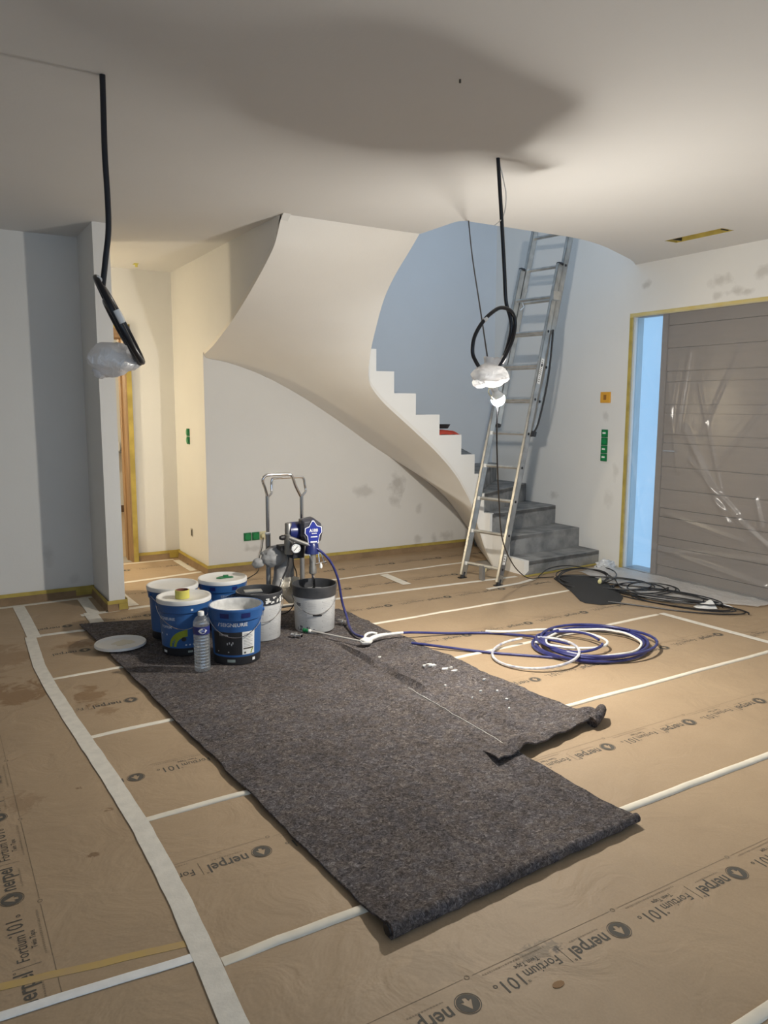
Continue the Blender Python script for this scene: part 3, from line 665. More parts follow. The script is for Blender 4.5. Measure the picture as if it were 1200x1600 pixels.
def blue_bucket(label, lid, kind):
    t = thing('paint_bucket', label, 'bucket', world_parts=False, group='blue paint buckets on the felt')
    prof = [(.118,0),(.122,.001),(RB(.02),.004),(RB(.05),.05),(RB(.245),.245),(RB(.25)+.007,.25),(RB(.30)+.009,.296),(RB(.30)+.011,.305),(RB(.30)+.009,.312),(RB(.30)+.001,.312),(RB(.30)-.002,.30),(RB(.2)-.004,.2),(RB(.05)-.004,.05),(0,.05)]
    body = obj('body', MB().lathe(prof, n=56), M_blue, t, smooth=True)
    obj('base_band', MB().lathe([(.1185,-.0005),(RB(.0)+.0012,.003),(RB(.046)+.0012,.046),(RB(.046)-.001,.047)], n=56), M_blackp, t, smooth=True)
    for s_ in (-1, 1):
        obj('handle_ear', MB().lathe([(0,0),(.011,0),(.011,.010),(.006,.012),(0,.012)], (s_*(RB(.28)+.005),0,.275), 14, (s_,0,0)), M_blue, t, smooth=True)
    obj('wire_handle', bail(MB(), RB, .275, .115, spread=90, ear=.014), M_chrome, t, smooth=True)
    if lid:
        R = RB(.30)
        obj('lid', MB().lathe([(R+.006,.294),(R+.0125,.296),(R+.0135,.312),(R+.011,.320),(R+.004,.322),(R-.004,.318),(R-.009,.3135),(.06,.3125),(0,.3125)], n=56), M_lid, t, smooth=True)
    else:
        obj('inner_wall', MB().lathe([(RB(.30)+.0005,.311),(RB(.29)-.004,.305),(RB(.2)-.0055,.2)], n=56, cap=False), mat('greyed_paint_coat',(.60,.60,.59),.4,var=(30,.25)), t, smooth=True)  # shade put into the paint coat's grey so the bucket's depth shows
        obj('paint_surface', MB().lathe([(RB(.24)-.004,.246),(RB(.24)-.012,.2475),(.05,.2465),(0,.2462)], n=48), M_paint, t, smooth=True)
    w = MB()
    if kind == 'front':
        for p0 in (-34, 12):
            rb = MB(); cyl_patch(rb, lambda z: RB(z)+.008, p0, p0+20, .266, .292, .0015, 6); obj('collar_tab', rb, M_navy, body)
        lab = obj('label_panel', (lambda m: (cyl_patch(m, RB, -62, 14, .058, .186), m)[1])(MB()), M_blackp, t)
        lab2 = obj('label_panel', (lambda m: (cyl_patch(m, RB, 14, 46, .058, .186), m)[1])(MB()), M_white, t)
        wrap(w, 'SEIGNEURIE', RB, -36, .218, .150, .004, 1.0); wrap_poly(w, [(-44,.218),(-42,.218),(-38,.238),(-40,.238)], RB)
        obj('lettering', w, M_white, t)
        w2 = MB(); wrap(w2, 'TOPRIM', RB, -42, .164, .055, .01); 
        for p, z in ((-22,.115),(-17,.12),(-12,.112),(-9,.121)): cyl_patch(w2, RB, p, p+2.4, z, z+.012, .0016, 2)
        for p, z in ((-48,.073),(-20,.072)): cyl_patch(w2, RB, p, p+3, z, z+.006, .0016, 2)
        obj('lettering', w2, mat('grey_print',(.5,.5,.5),.6), lab)
        w3 = MB()
        for k in range(9): cyl_patch(w3, RB, 17, 40 if k % 3 else 34, .172-.0085*k, .1735-.0085*k, .0016, 4)
        cyl_patch(w3, RB, 16.5, 43, .088, .096, .0016, 4); cyl_patch(w3, RB, 18, 23, .064, .074, .0016, 3)
        obj('printed_text', w3, M_print, lab2)
        w4 = MB(); wrap_poly(w4, [(34,.062),(38,.062),(39,.074),(42,.084),(42,.09),(37,.082)], RB, .0018); obj('green_swoosh', w4, M_lime, lab2)
        st_ = MB(); cyl_patch(st_, lambda z: RB(z)+.002, -22, -3, .018, .034, .001, 4); obj('base_sticker', st_, mat('pale_sticker',(.36,.42,.38),.6), t)
        st_ = MB(); cyl_patch(st_, lambda z: RB(z)+.002, 40, 48, .018, .034, .001, 4); obj('base_sticker', st_, M_white, t)
    if kind == 'side':
        wrap(w, 'SEIGNEURIE', RB, -72, .208, .118, .02); wrap(w, 'TOPRIM', RB, -64, .160, .075, .01); wrap_poly(w, [(-70,.118),(-46,.118),(-46,.127),(-70,.127)], RB)
        for p in (0, 9, 18): cyl_patch(w, RB, p, p+4, .062, .070, .0016, 2)
        cyl_patch(w, lambda z: RB(z)+.008, 14, 19, .262, .274, .0016, 2)
        obj('lettering', w, mat('pale_blue_print',(.62,.70,.80),.6), t)
        g = MB(); outer = [(-44+1.0*i*(1 if i<1 else 1), 0) for i in range(1)]
        arc_o = [(-40 + 46*math.sin(a), .058 + .098*(1-math.cos(a)) ) for a in [PI/2*i/10 for i in range(11)]]
        arc_i = [(-18 + 24*math.sin(a), .058 + .060*(1-math.cos(a)) ) for a in [PI/2*i/10 for i in range(11)]]
        vs = []; 
        for (p, z) in arc_o + arc_i: vs.append(((RB(z)+.0012)*math.sin(math.radians(p)), -(RB(z)+.0012)*math.cos(math.radians(p)), z))
        # outline bulges up and left like a leaf tip
        ao = [(-40+46*(1-math.cos(PI/2*i/10)), .055+.098*math.sin(PI/2*i/10)) for i in range(11)]
        ai = [(-22+28*(1-math.cos(PI/2*i/10)), .055+.060*math.sin(PI/2*i/10)) for i in range(11)]
        vs = [((RB(z)+.0014)*math.sin(math.radians(p)), -(RB(z)+.0014)*math.cos(math.radians(p)), z) for p, z in ao+ai]
        g.add(vs, [(i, 11+i, 12+i, i+1) for i in range(10)]); obj('green_arc', g, M_lime, t)
        bd = MB(); wrap_poly(bd, [(-3+6*math.cos(2*PI*i/14), .100+.013*math.sin(2*PI*i/14)) for i in range(14)], RB, .0019); obj('round_badge', bd, M_blackp, t)
        st_ = MB(); cyl_patch(st_, lambda z: RB(z)+.002, 6, 18, .020, .032, .001, 4); obj('base_sticker', st_, mat('pale_sticker',(.36,.42,.38),.6), t)
        st_ = MB(); cyl_patch(st_, lambda z: RB(z)+.002, -62, -50, .016, .03, .001, 4); obj('base_sticker', st_, M_white, t)
    if kind == 'back':
        wrap(w, 'SEIGNEURIE', RB, -20, .215, .13, .015); obj('lettering', w, mat('dim_print',(.30,.38,.55),.6), t)
        for p0 in (-46, 8):
            rb = MB(); cyl_patch(rb, lambda z: RB(z)+.008, p0, p0+14, .262, .284, .0015, 6); obj('collar_tab', rb, M_navy, body)
    return t
place(blue_bucket('open blue paint bucket full of white paint, nearest of the buckets', False, 'front'), 1.425, 3.988, FZ+.001, face_cam(1.425,3.988)-.02)
place(blue_bucket('closed blue bucket with a yellow tape roll on its white lid', True, 'side'), 1.222, 4.285, FZ+.001, face_cam(1.222,4.285))
place(blue_bucket('closed blue bucket at the back left, plain white lid', True, 'plain'), 1.248, 4.612, FZ+.001, face_cam(1.25,4.6)+.5)
place(blue_bucket('closed blue bucket at the back right, green scrap on its white lid', True, 'back'), 1.573, 4.637, FZ+.001, face_cam(1.57,4.64)+.25)
# roll of yellow tape and green scrap on the lids
t = thing('tape_roll', 'roll of yellow masking tape standing on a white bucket lid', 'tape roll', (1.205,4.255,FZ+.3145), world_parts=False)
obj('yellow_roll', MB().lathe([(.036,0),(.040,.001),(.040,.047),(.036,.048)], n=32, cap=False), mat('lemon_tape',(.62,.56,.12),.6), t, smooth=True)
obj('card_core', MB().lathe([(.0325,.0005),(.0365,.0005),(.0365,.0475),(.0325,.0475),(.0325,.0005)], n=32, cap=False), mat('brown_core',(.20,.07,.05),.7), t, smooth=True)
gs = MB(); zt = FZ+.316
pl = [(1.560,4.640),(1.585,4.620),(1.625,4.628),(1.665,4.618),(1.662,4.640),(1.640,4.655),(1.622,4.675),(1.590,4.668)]
gs.pz([(x-.03,y-.01) for x, y in pl], zt, zt+.006); gs.pz([(1.575,4.625),(1.605,4.617),(1.612,4.640),(1.580,4.647)], zt+.006, zt+.016)
tag(obj('plastic_scrap', gs, M_green, bevel=.001), 'flat dark green plastic scrap lying on a white bucket lid', 'scrap')
for (x, y, a) in ((1.222,4.20,.1),(1.27,4.25,.3)):
    pass
# white buckets with dark rims
RW = lambda z: .122 + .012*z/.29
def white_bucket(label, lettered):
    t = thing('mixing_bucket', label, 'bucket', world_parts=False, group='white buckets with dark rims')
    obj('body', MB().lathe([(.112,0),(.118,.002),(RW(.02),.008),(RW(.235),.235),(RW(.235)-.004,.235),(RW(.03)-.004,.02),(0,.02)], n=56), M_wbucket, t, smooth=True)
    obj('rim', MB().lathe([(RW(.22)-.004,.222),(RW(.23)+.004,.224),(RW(.28)+.008,.282),(RW(.28)+.008,.290),(RW(.28)+.004,.294),(RW(.28),.292),(RW(.2)-.006,.2),(RW(.05)-.007,.05),(0,.05)], n=56, cap=False), M_rim, t, smooth=True)
    obj('wire_handle', bail(MB(), RW, .235, .11, .002, 88, .012), M_chrome, t, smooth=True)
    g = MB()
    for ph in (-60, -22, 20, 52):
        for k in range(16):
            cyl_patch(g, RW, ph, ph + (24 if k % 4 else 12), .196-.0105*k, .1972-.0105*k, .0009, 3)
    obj('printed_text', g, mat('grey_fine_print',(.36,.36,.37),.7), t)
    g = MB()
    for ph in (-27, 18, 49):
        for k in range(5): cyl_patch(g, RW, ph, ph+1.6, .198-.04*k, .201-.04*k, .0012, 2)
    obj('print_dots', g, M_print, t)
    if lettered:
        g = MB(); cyl_patch(g, RW, -8, 17, .113, .123, .0046, 6); obj('handle_grip', g, M_blackp, t)
        g = MB(); cyl_patch(g, RW, -60, -44, .170, .19, .0012, 5); obj('dark_logo', g, M_grey, t)
        obj('paint_surface', MB().lathe([(RW(.15)-.006,.16),(.05,.162),(0,.162)], n=40), M_rim, t)
        g = MB(); q = random.Random(5)
        for k in range(16):
            ph = q.uniform(-60,-5); z = q.uniform(.010,.034); cyl_patch(g, RW, ph, ph+q.uniform(2,6), z, z+q.uniform(.004,.016), .0012, 2)
        obj('dirt_smear', g, M_grey, t)
    else:
        g = MB(); q = random.Random(9)
        for k in range(26):
            ph = q.uniform(5,80); z = q.uniform(.232,.268); a = q.uniform(3,10); cyl_patch(g, lambda zz: RW(zz)+.009, ph, ph+a, z, z+q.uniform(.004,.012), .001, 3)
        obj('paint_splash', g, M_dry, t)
        sc = MB().box(-.09,-.035,.286,.015,.030,.291); obj('paint_scraper', sc, M_alu, t)
    return t
place(white_bucket('dirty white bucket with paint splashed dark rim, behind the open blue bucket', False), 1.688, 4.305, FZ+.001, face_cam(1.69,4.3)+.15)
place(white_bucket('white bucket with dark rim holding the sprayer suction pipe', True), 2.045, 4.28, FZ+.006, face_cam(2.04,4.28)+.05)

# lid lying on the felt
lt = thing('bucket_lid', 'round white lid lying flat at the left felt edge', 'lid', (.915,4.55,FZ+.006), world_parts=False)
obj('disc', MB().lathe([(0,.003),(.125,.003),(.130,.006),(.134,.014),(.143,.016),(.146,.012),(.146,.002),(.142,0),(0,0)], n=56), M_lid, lt, smooth=True)
obj('paint_residue', MB().pz([(.02+.06*math.cos(2*PI*i/14)*(1+.2*math.sin(3*i)), .02+.05*math.sin(2*PI*i/14)*(1+.25*math.cos(2*i))) for i in range(14)], .003, .0042), mat('cream_residue',(.72,.68,.56),.6), lt)

# water bottle
bt = thing('water_bottle', 'clear plastic water bottle with navy label in front of the buckets', 'bottle', (1.196,3.887,FZ+.002), world_parts=False)
prof = [(0,.006),(.030,.002),(.040,.004),(.0425,.014)]
z = .02
for k in range(11): prof += [(.0430,z),(.0430,z+.009),(.0400,z+.0125),(.0400,z+.0145),(.0430,z+.018)]; z += .018
prof += [(.0432,.220),(.0432,.262),(.0425,.268),(.0435,.275),(.042,.288),(.034,.306),(.022,.318),(.0145,.324),(.0135,.334),(.0135,.338)]
prof = [(r, zz*.315/.338) for r, zz in prof]
obj('shell', MB().lathe(prof, n=36), M_pet, bt, smooth=True)
obj('water', MB().lathe([(r*.95, zz+.0006) for r, zz in prof if zz < .262] + [(.030,.266),(0,.266)], n=28), sheer('still_water',(.55,.62,.68),.30,.35,.05,transl=.6), bt, smooth=True)
obj('cap', MB().lathe([(.0155,.300),(.0165,.301),(.0165,.318),(.014,.322),(0,.322)], n=24), M_white, bt, smooth=True)
lb = obj('label', MB().lathe([(.0438,.205),(.0440,.206),(.0440,.246),(.0438,.247)], n=40, cap=False), mat('navy_label',(.02,.03,.17),.4), bt, smooth=True)
RL = lambda z: .0441
g = MB(); ph0 = math.degrees(face_cam(1.196,3.887))
wrap_poly(g, [(ph0+8+26*math.cos(2*PI*i/18)*(1 if i%9 else 1.25), .226+.014*math.sin(2*PI*i/18)) for i in range(18)], RL, .0006); obj('label_emblem', g, M_white, lb)
g = MB(); wrap_poly(g, [(ph0+6+14*math.cos(2*PI*i/12), .226+.006*math.sin(2*PI*i/12)) for i in range(12)], RL, .0012); obj('emblem_figure', g, mat('blue_print',(.15,.2,.45),.5), lb)

# ================================================================ PAINT SPRAYER ON CART
sp = thing('paint_sprayer', 'airless paint sprayer with navy motor housing and chrome trolley handle', 'paint sprayer', (1.98,4.55,FZ))
def bent(pts, k=6): return crom(pts, k)
obj('handle_bar', MB().tube(crom([(1.872,4.60,.842),(1.845,4.57,.90),(1.822,4.55,.950),(1.835,4.55,.976),(1.87,4.55,.985),(1.99,4.55,.984),(2.022,4.55,.970),(2.055,4.57,.905),(2.104,4.60,.832)], 6), .0095, 10), M_chrome, sp, smooth=True)
obj('handle_bar', MB().tube(crom([(1.872,4.60,.840),(1.915,4.64,.858),(1.921,4.65,.90),(1.924,4.65,.938),(1.95,4.65,.952),(2.12,4.65,.952),(2.149,4.65,.940),(2.158,4.65,.90),(2.160,4.645,.855),(2.106,4.60,.828)], 6), .0085, 10), M_chrome, sp, smooth=True)
for (x, zt) in ((1.870,.85),(2.110,.84)):
    u = obj('upright', MB().tube([(x,4.60,.0+FZ*0+.03),(x,4.60,zt)], .0125, 12), M_chrome, sp, smooth=True)
    obj('lower_sleeve', MB().tube([(x,4.60,.03),(x,4.60,.60)], .0165, 12), M_alu_dark, sp, smooth=True)
    obj('foot', MB().tube([(x,4.60,.028),(x-.01,4.40 if x < 2 else 4.55,.028)], .014, 10), M_blackp, sp, smooth=True)
obj('cable_tie', MB().lathe([(.0185,0),(.019,.001),(.019,.011),(.0185,.012)], (1.870,4.60,.598), 16), M_white, sp)
for x in (1.80, 2.18):
    w = obj('wheel', MB().lathe([(0,0),(.060,0),(.064,.006),(.064,.026),(.060,.032),(0,.032)], (x,4.66,.064+FZ), 28, (1,0,0)), M_black, sp, smooth=True)
obj('axle', MB().tube([(1.80,4.66,.064+FZ),(2.20,4.66,.064+FZ)], .008, 8), M_alu_dark, sp, smooth=True)
obj('cross_plate', MB().box(1.86,4.57,.45,2.12,4.60,.52), M_blackp, sp, bevel=.004)
# pump block, motor, front housing
obj('filter_column', MB().lathe([(.026,.49),(.028,.50),(.028,.615),(.022,.62),(.022,.685),(.018,.69),(0,.69)], (1.935,4.42,0), 20), mat('cast_metal',(.30,.29,.27),.45,.7), sp, smooth=True)
obj('filter_cap', MB().lathe([(0,0),(.016,0),(.018,.012),(.012,.03),(0,.03)], (1.905,4.42,.60), 16, (-1,-.2,0)), M_blackp, sp, smooth=True)
obj('motor', MB().lathe([(0,-.06),(.045,-.06),(.060,-.05),(.062,.04),(.055,.06),(0,.06)], (1.995,4.44,.630), 28, (1,-.12,.0)), M_navy, sp, smooth=True)
hs = MB(); fr_ = [(-.068,.085),(.010,.095),(.062,.055),(.072,.0),(.060,-.055),(.02,-.075),(-.045,-.070),(-.075,-.02)]
ax = Vector((-.08,-1,0)).normalized(); sx = Vector((1,-.08,0)).normalized()
def star_pt(o, a, b, d): p = Vector(o) + sx*a + ax*d; return (p.x, p.y, p.z+b)
O = (2.065,4.36,.628)
n8 = len(fr_)
vs = [star_pt(O,a*1.0,b*1.0,-.045) for a, b in fr_] + [star_pt(O,a,b,.010) for a, b in fr_] + [star_pt(O,a*.82,b*.82,.030) for a, b in fr_]
fs = [tuple(range(n8-1,-1,-1)), tuple(range(2*n8,3*n8))] + [(r*n8+i, r*n8+(i+1)%n8, (r+1)*n8+(i+1)%n8, (r+1)*n8+i) for r in range(2) for i in range(n8)]
obj('front_housing', hs.add(vs, fs), mat('charcoal_housing',(.05,.05,.062),.4), sp, bevel=.004)
star = [(-.008,.085),(.004,.085),(.028,.050),(.060,.040),(.062,.004),(.044,-.018),(.036,-.070),(-.036,-.070),(-.042,-.020),(-.060,.002),(-.058,.036),(-.030,.046)]
def plate(sc, d0, d1):
    m = MB(); n = len(star); m.add([star_pt(O,a*sc,b*sc,d0) for a, b in star] + [star_pt(O,a*sc,b*sc,d1) for a, b in star], [tuple(range(n-1,-1,-1)), tuple(range(n,2*n))] + [(i,(i+1)%n,n+(i+1)%n,n+i) for i in range(n)]); return m
sp1 = obj('star_plate', plate(1.0,.026,.036), M_navy, sp)
sub('white_outline', plate(.95,.0345,.0368), M_white, sp, sp1)
sub('star_face', plate(.87,.035,.0378), mat('royal_blue_plate',(.02,.035,.27),.3), sp, sp1)
g = MB(); vs, fs = text_geo('A100', .058, bold=.03); g.add([star_pt(O, -.028+a, .008+b*1.1, .0386) for a, b in vs], fs)
for (a0,a1,b0,b1_) in ((-.012,.022,-.004,.001),(-.018,.026,-.026,-.020),(-.020,.024,-.060,-.050)):
    g.add([star_pt(O,a0,b0,.0386),star_pt(O,a1,b0,.0386),star_pt(O,a1,b1_,.0386),star_pt(O,a0,b1_,.0386)], [(0,1,2,3)])
sub('plate_lettering', g, M_white, sp, sp1)
obj('outlet_bar', MB().tube([(1.915,4.36,.606),(2.02,4.31,.560)], .013, 12), mat('cast_metal',(.30,.29,.27),.45,.7), sp, smooth=True)
gd = Vector((-.25,-.93,.10)).normalized()
ga = obj('pressure_gauge', MB().lathe([(0,-.02),(.030,-.02),(.032,-.012),(.032,.004),(.029,.007),(.027,.004),(0,.004)], (1.952,4.345,.538), 28, gd), M_chrome, sp, smooth=True)
sub('gauge_face', MB().lathe([(.0265,.0050),(0,.0052)], (1.952,4.345,.538), 28, gd), M_white, sp, ga)
q = gd.to_track_quat('Z','Y'); cg = Vector((1.952,4.345,.538))
nd = [cg + q @ Vector((a,b,.0075)) for a, b in ((-.016,-.013),(-.013,-.016),(.012,.010),(.009,.013))]
sub('gauge_needle', MB().add(nd, [(0,1,2,3)]), M_print, sp, ga)
ticks = MB()
for k in range(11):
    a = -PI*.75 + PI*1.5*k/10 + PI/2; 
    ticks.add([cg + q @ Vector((r*math.cos(a+s_*.05), r*math.sin(a+s_*.05), .0070)) for r, s_ in ((.019,-1),(.019,1),(.024,1),(.024,-1))], [(0,1,2,3)])
sub('gauge_ticks', ticks, M_print, sp, ga)
obj('control_block', MB().box(1.955,4.40,.46,2.035,4.50,.57), M_blackp, sp, bevel=.006)
obj('gear_neck', MB().lathe([(.045,.50),(.040,.555),(.030,.57)], (2.055,4.33,0), 20), M_navy, sp, smooth=True)
obj('pump_cylinder', MB().lathe([(.016,.37),(.024,.375),(.024,.41),(.021,.42),(.021,.50),(.026,.505),(.026,.52),(0,.52)], (2.052,4.315,0), 20), mat('cast_metal',(.30,.29,.27),.45,.7), sp, smooth=True)
obj('suction_pipe', MB().tube([(2.054,4.315,.385),(2.058,4.31,.18)], .011, 10), M_chrome, sp, smooth=True)
obj('bucket_hook', MB().tube(crom([(2.022,4.31,.520),(2.030,4.30,.48),(2.04,4.30,.447)], 4), .0032, 6).tube(crom([(2.085,4.30,.51),(2.086,4.29,.448)], 3), .0032, 6).tube([(2.060,4.29,.438),(2.128,4.28,.449),(2.134,4.28,.438),(2.124,4.28,.430)], .0032, 6).tube([(2.105,4.30,.50),(2.120,4.285,.436)], .0032, 6), M_chrome, sp, smooth=True)
obj('white_tag', MB().lathe([(0,0),(.008,.006),(.010,.02),(.006,.034),(0,.036)], (2.094,4.285,.403), 12), M_white, sp, smooth=True)
obj('bracket', MB().box(1.885,4.43,.515,1.945,4.50,.545), M_blackp, sp, bevel=.003)
obj('drain_tube', MB().tube(crom([(1.928,4.42,.500),(1.925,4.40,.45),(1.900,4.38,.40),(1.865,4.36,.35),(1.83,4.345,.27),(1.815,4.34,.20)], 6), .0058, 8), M_black, sp, smooth=True)
obj('paint_run', MB().tube([(1.862,4.352,.352),(1.848,4.347,.315),(1.822,4.336,.25)], .0028, 6), M_dry, sp, smooth=True)
obj('power_cord', MB().tube(crom([(1.972,4.44,.47),(1.985,4.46,.41),(2.02,4.49,.33),(2.03,4.54,.15),(1.98,4.62,.05),(1.85,4.80,.03),(1.72,4.93,.028),(1.80,5.02,.026),(1.95,4.98,.028),(1.90,5.25,.012),(2.1,5.75,.012),(2.38,6.10,.012),(2.43,6.19,.10),(2.465,6.20,.20),(2.476,6.195,.292)], 7), .004, 7), mat('dark_cord',(.03,.028,.024),.5), sp, smooth=True)
obj('mains_plug', MB().lathe([(0,0),(.016,.002),(.022,.012),(.022,.032),(0,.033)], (2.482,6.19,.299), 18, (0,1,0)), M_ivory, sp, smooth=True)
# plastic bag tied over the trolley
def crumple(c, r, seed, amp=.25, sub_=3, sharp=2.2):
    bm = bmesh.new(); bmesh.ops.create_icosphere(bm, subdivisions=sub_, radius=1)
    for v in bm.verts:
        d = v.co.normalized(); n1 = noise.noise(d*sharp+Vector((seed,0,0))); n2 = abs(noise.noise(d*sharp*2.3+Vector((0,seed,0)))); n3 = noise.noise(d*9+Vector((0,0,seed)))
        k = 1 + amp*n1 - amp*.7*n2 + amp*.25*n3
        v.co = Vector((d.x*r[0], d.y*r[1], d.z*r[2]))*k
    m = MB(); bm.verts.index_update(); m.v = [tuple(v.co+Vector(c)) for v in bm.verts]; m.f = [tuple(v.index for v in f.verts) for f in bm.faces]; bm.free(); return m
gb = thing('plastic_bag', 'grey crumpled plastic bag draped over the sprayer trolley', 'bag', (1.90,4.52,.02))
obj('bag_body', crumple((1.87,4.52,.465), (.088,.05,.068), 3, .18, 4, 1.8), M_gbag, gb, smooth=True)
obj('bag_body', crumple((1.775,4.53,.43), (.042,.03,.034), 9, .18, 3, 1.8), M_gbag, gb, smooth=True)
obj('bag_skirt', MB().sheet(lambda u, v: (1.885+.155*u - .02*v + .012*math.sin(u*9+v*4), 4.535+.030*math.sin(u*8+3*v)+.03*N3(u*3,v*3,4)-.02*v, .46-.24*v*(1-.25*math.sin(u*5))+.01*N3(u*6,v*5,2)), 24, 20, .002, (0,1,0)), M_gbag, gb, smooth=True)
obj('bag_hem', MB().sheet(lambda u, v: (1.90+.13*u+.012*math.sin(v*7+u*3), 4.49+.035*N3(u*5,v*4,7)+.02*math.sin(u*11), .325-.14*v-.05*u*v+.02*N3(u*4,v*4,5)), 20, 16, .002, (0,1,0)), sheer('pale_bag_plastic',(.85,.80,.70),.9,.12,.3,bump=(14,.7),transl=.3), gb, smooth=True)

# ================================================================ HOSES AND SPRAY GUN
t = thing('spray_hose', 'blue high pressure hose looping from the sprayer into a coil on the paper', 'hose', (2.3,4.2,.02))
h1 = crom([(2.012,4.315,.562),(2.06,4.30,.538),(2.10,4.29,.511),(2.165,4.29,.440),(2.222,4.30,.320),(2.255,4.31,.17),(2.27,4.28,.08),(2.225,4.15,.040),(2.19,4.02,.036),(2.19,3.92,.044)], 8)
obj('hose_run', MB().tube(h1, .0080, 9), M_hose, t, smooth=True)
h2 = crom([(2.29,3.862,.055),(2.34,3.865,.052),(2.48,3.85,.046),(2.72,3.80,.018),(2.95,3.69,.014),(3.06,3.58,.016),(3.13,3.44,.025),(3.20,3.22,.030)], 8)
obj('hose_run', MB().tube(h2, .0080, 9), M_hose, t, smooth=True)
h3 = crom([(2.40,3.705,.032),(2.46,3.65,.028),(2.70,3.40,.014),(2.95,3.155,.012),(3.08,3.02,.016)], 8)
obj('hose_run', MB().tube(h3, .0080, 9), M_hose, t, smooth=True)
coil = []
rr = random.Random(4)
for k in range(150):
    a = -2.1 - 2*PI*k/32; R = .335 + .030*math.sin(k*.17) + .018*math.sin(k*.05+1); cx = 3.335 + .02*math.sin(k*.11); cy = 3.165+.018*math.cos(k*.09)
    coil.append((cx+R*math.cos(a)*1.0, cy+R*math.sin(a)*.86, .014 + .0085*(k/32) + .005*math.sin(k*.37)))
obj('hose_coil', MB().tube(coil, .0084, 8), M_hose, t, smooth=True)
obj('hose_coil', MB().tube([(3.19+.18*math.cos(-.4+2*PI*k/40), 3.22+.20*math.sin(-.4+2*PI*k/40), .052+.006*math.sin(k*.4)) for k in range(38)], .0080, 8), M_hose, t, smooth=True)
sl = MB().tube(h2[2:15], .0086, 8); obj('paint_coat', sl, M_dry, t, smooth=True)
t = thing('whip_hose', 'paint covered whitish hose loop beside the blue hose coil', 'hose', (2.9,3.2,.01))
wl = crom([(2.95,3.70,.022),(3.05,3.60,.03),(3.28,3.46,.045),(3.40,3.27,.050),(3.38,3.10,.050),(3.25,3.05,.048),(3.10,3.14,.047),(3.02,3.32,.044)], 8)
obj('hose_run', MB().tube(wl, .0078, 8), M_dry, t, smooth=True)
wl2 = crom([(2.905+.235*math.cos(1.2+2*PI*k/18)*1.05, 3.19+.235*math.sin(1.2+2*PI*k/18), .016+.022*(1+math.cos(1.2+2*PI*k/18))) for k in range(18)], 4)
obj('hose_run', MB().tube(wl2, .0078, 8), mat('speckled_white_hose',(.78,.77,.72),.45,var=(26,(.30,.31,.42))), t, smooth=True)
obj('inner_coil', MB().tube([(3.33+.295*math.cos(.3+2*PI*k/40), 3.16+.25*math.sin(.3+2*PI*k/40), .040+.003*math.sin(k)) for k in range(41)], .0070, 8), M_dry, t, smooth=True)
gn = thing('spray_gun', 'paint caked spray gun with long extension pole lying on felt', 'spray gun', (2.15,3.83,.03))
obj('pole', MB().tube([(1.965,4.185,.048),(2.13,3.835,.050)], .0055, 10), mat('painted_pole',(.62,.60,.56),.4,.3), gn, smooth=True)
obj('tip_guard', MB().lathe([(0,0),(.014,.002),(.016,.012),(.010,.022),(.014,.03),(.008,.045),(0,.046)], (1.942,4.225,.047), 14, (.42,-.9,0)), M_green, gn, smooth=True)
obj('tip_collar', MB().lathe([(.009,0),(.011,.004),(.011,.016),(.008,.02)], (1.960,4.19,.048), 12, (.42,-.9,0)), M_dry, gn, smooth=True)
obj('gun_body', crumple((2.155,3.815,.052), (.040,.030,.022), 2, .25, 3), M_dry, gn, smooth=True)
obj('grip', MB().tube(crom([(2.15,3.80,.05),(2.20,3.83,.056),(2.26,3.855,.056),(2.33,3.868,.053)], 5), [.013,.015,.0155,.015,.014,.0135,.014,.0145,.014,.013,.012,.012,.0115,.011,.010,.009], 10), M_dry, gn, smooth=True)
obj('trigger_guard', MB().tube(crom([(2.165,3.85,.055),(2.195,3.89,.064),(2.24,3.905,.066),(2.27,3.885,.06)], 6), .008, 8), M_dry, gn, smooth=True)
# small fittings lying by the white bucket
for (lab, p, ax_) in (('small chrome fitting lying between the two white buckets', (1.845,4.19,FZ+.018), (.55,-.8,0)), ('small chrome fitting lying right of the sprayer bucket', (2.222,4.30,FZ+.022), (.5,-.85,0))):
    q_ = thing('metal_fitting', lab, 'fitting', p, world_parts=False)
    obj('sleeve', MB().lathe([(.012,0),(.016,.003),(.016,.03),(.013,.033),(.013,.055),(.017,.058),(.017,.07),(.011,.072),(.011,.0)], (0,0,0), 14, ax_), M_chrome, q_, smooth=True)
    obj('nut', MB().lathe([(.012,.026),(.019,.026),(.019,.036),(.012,.036)], (0,0,0), 6, ax_), M_alu_dark, q_)

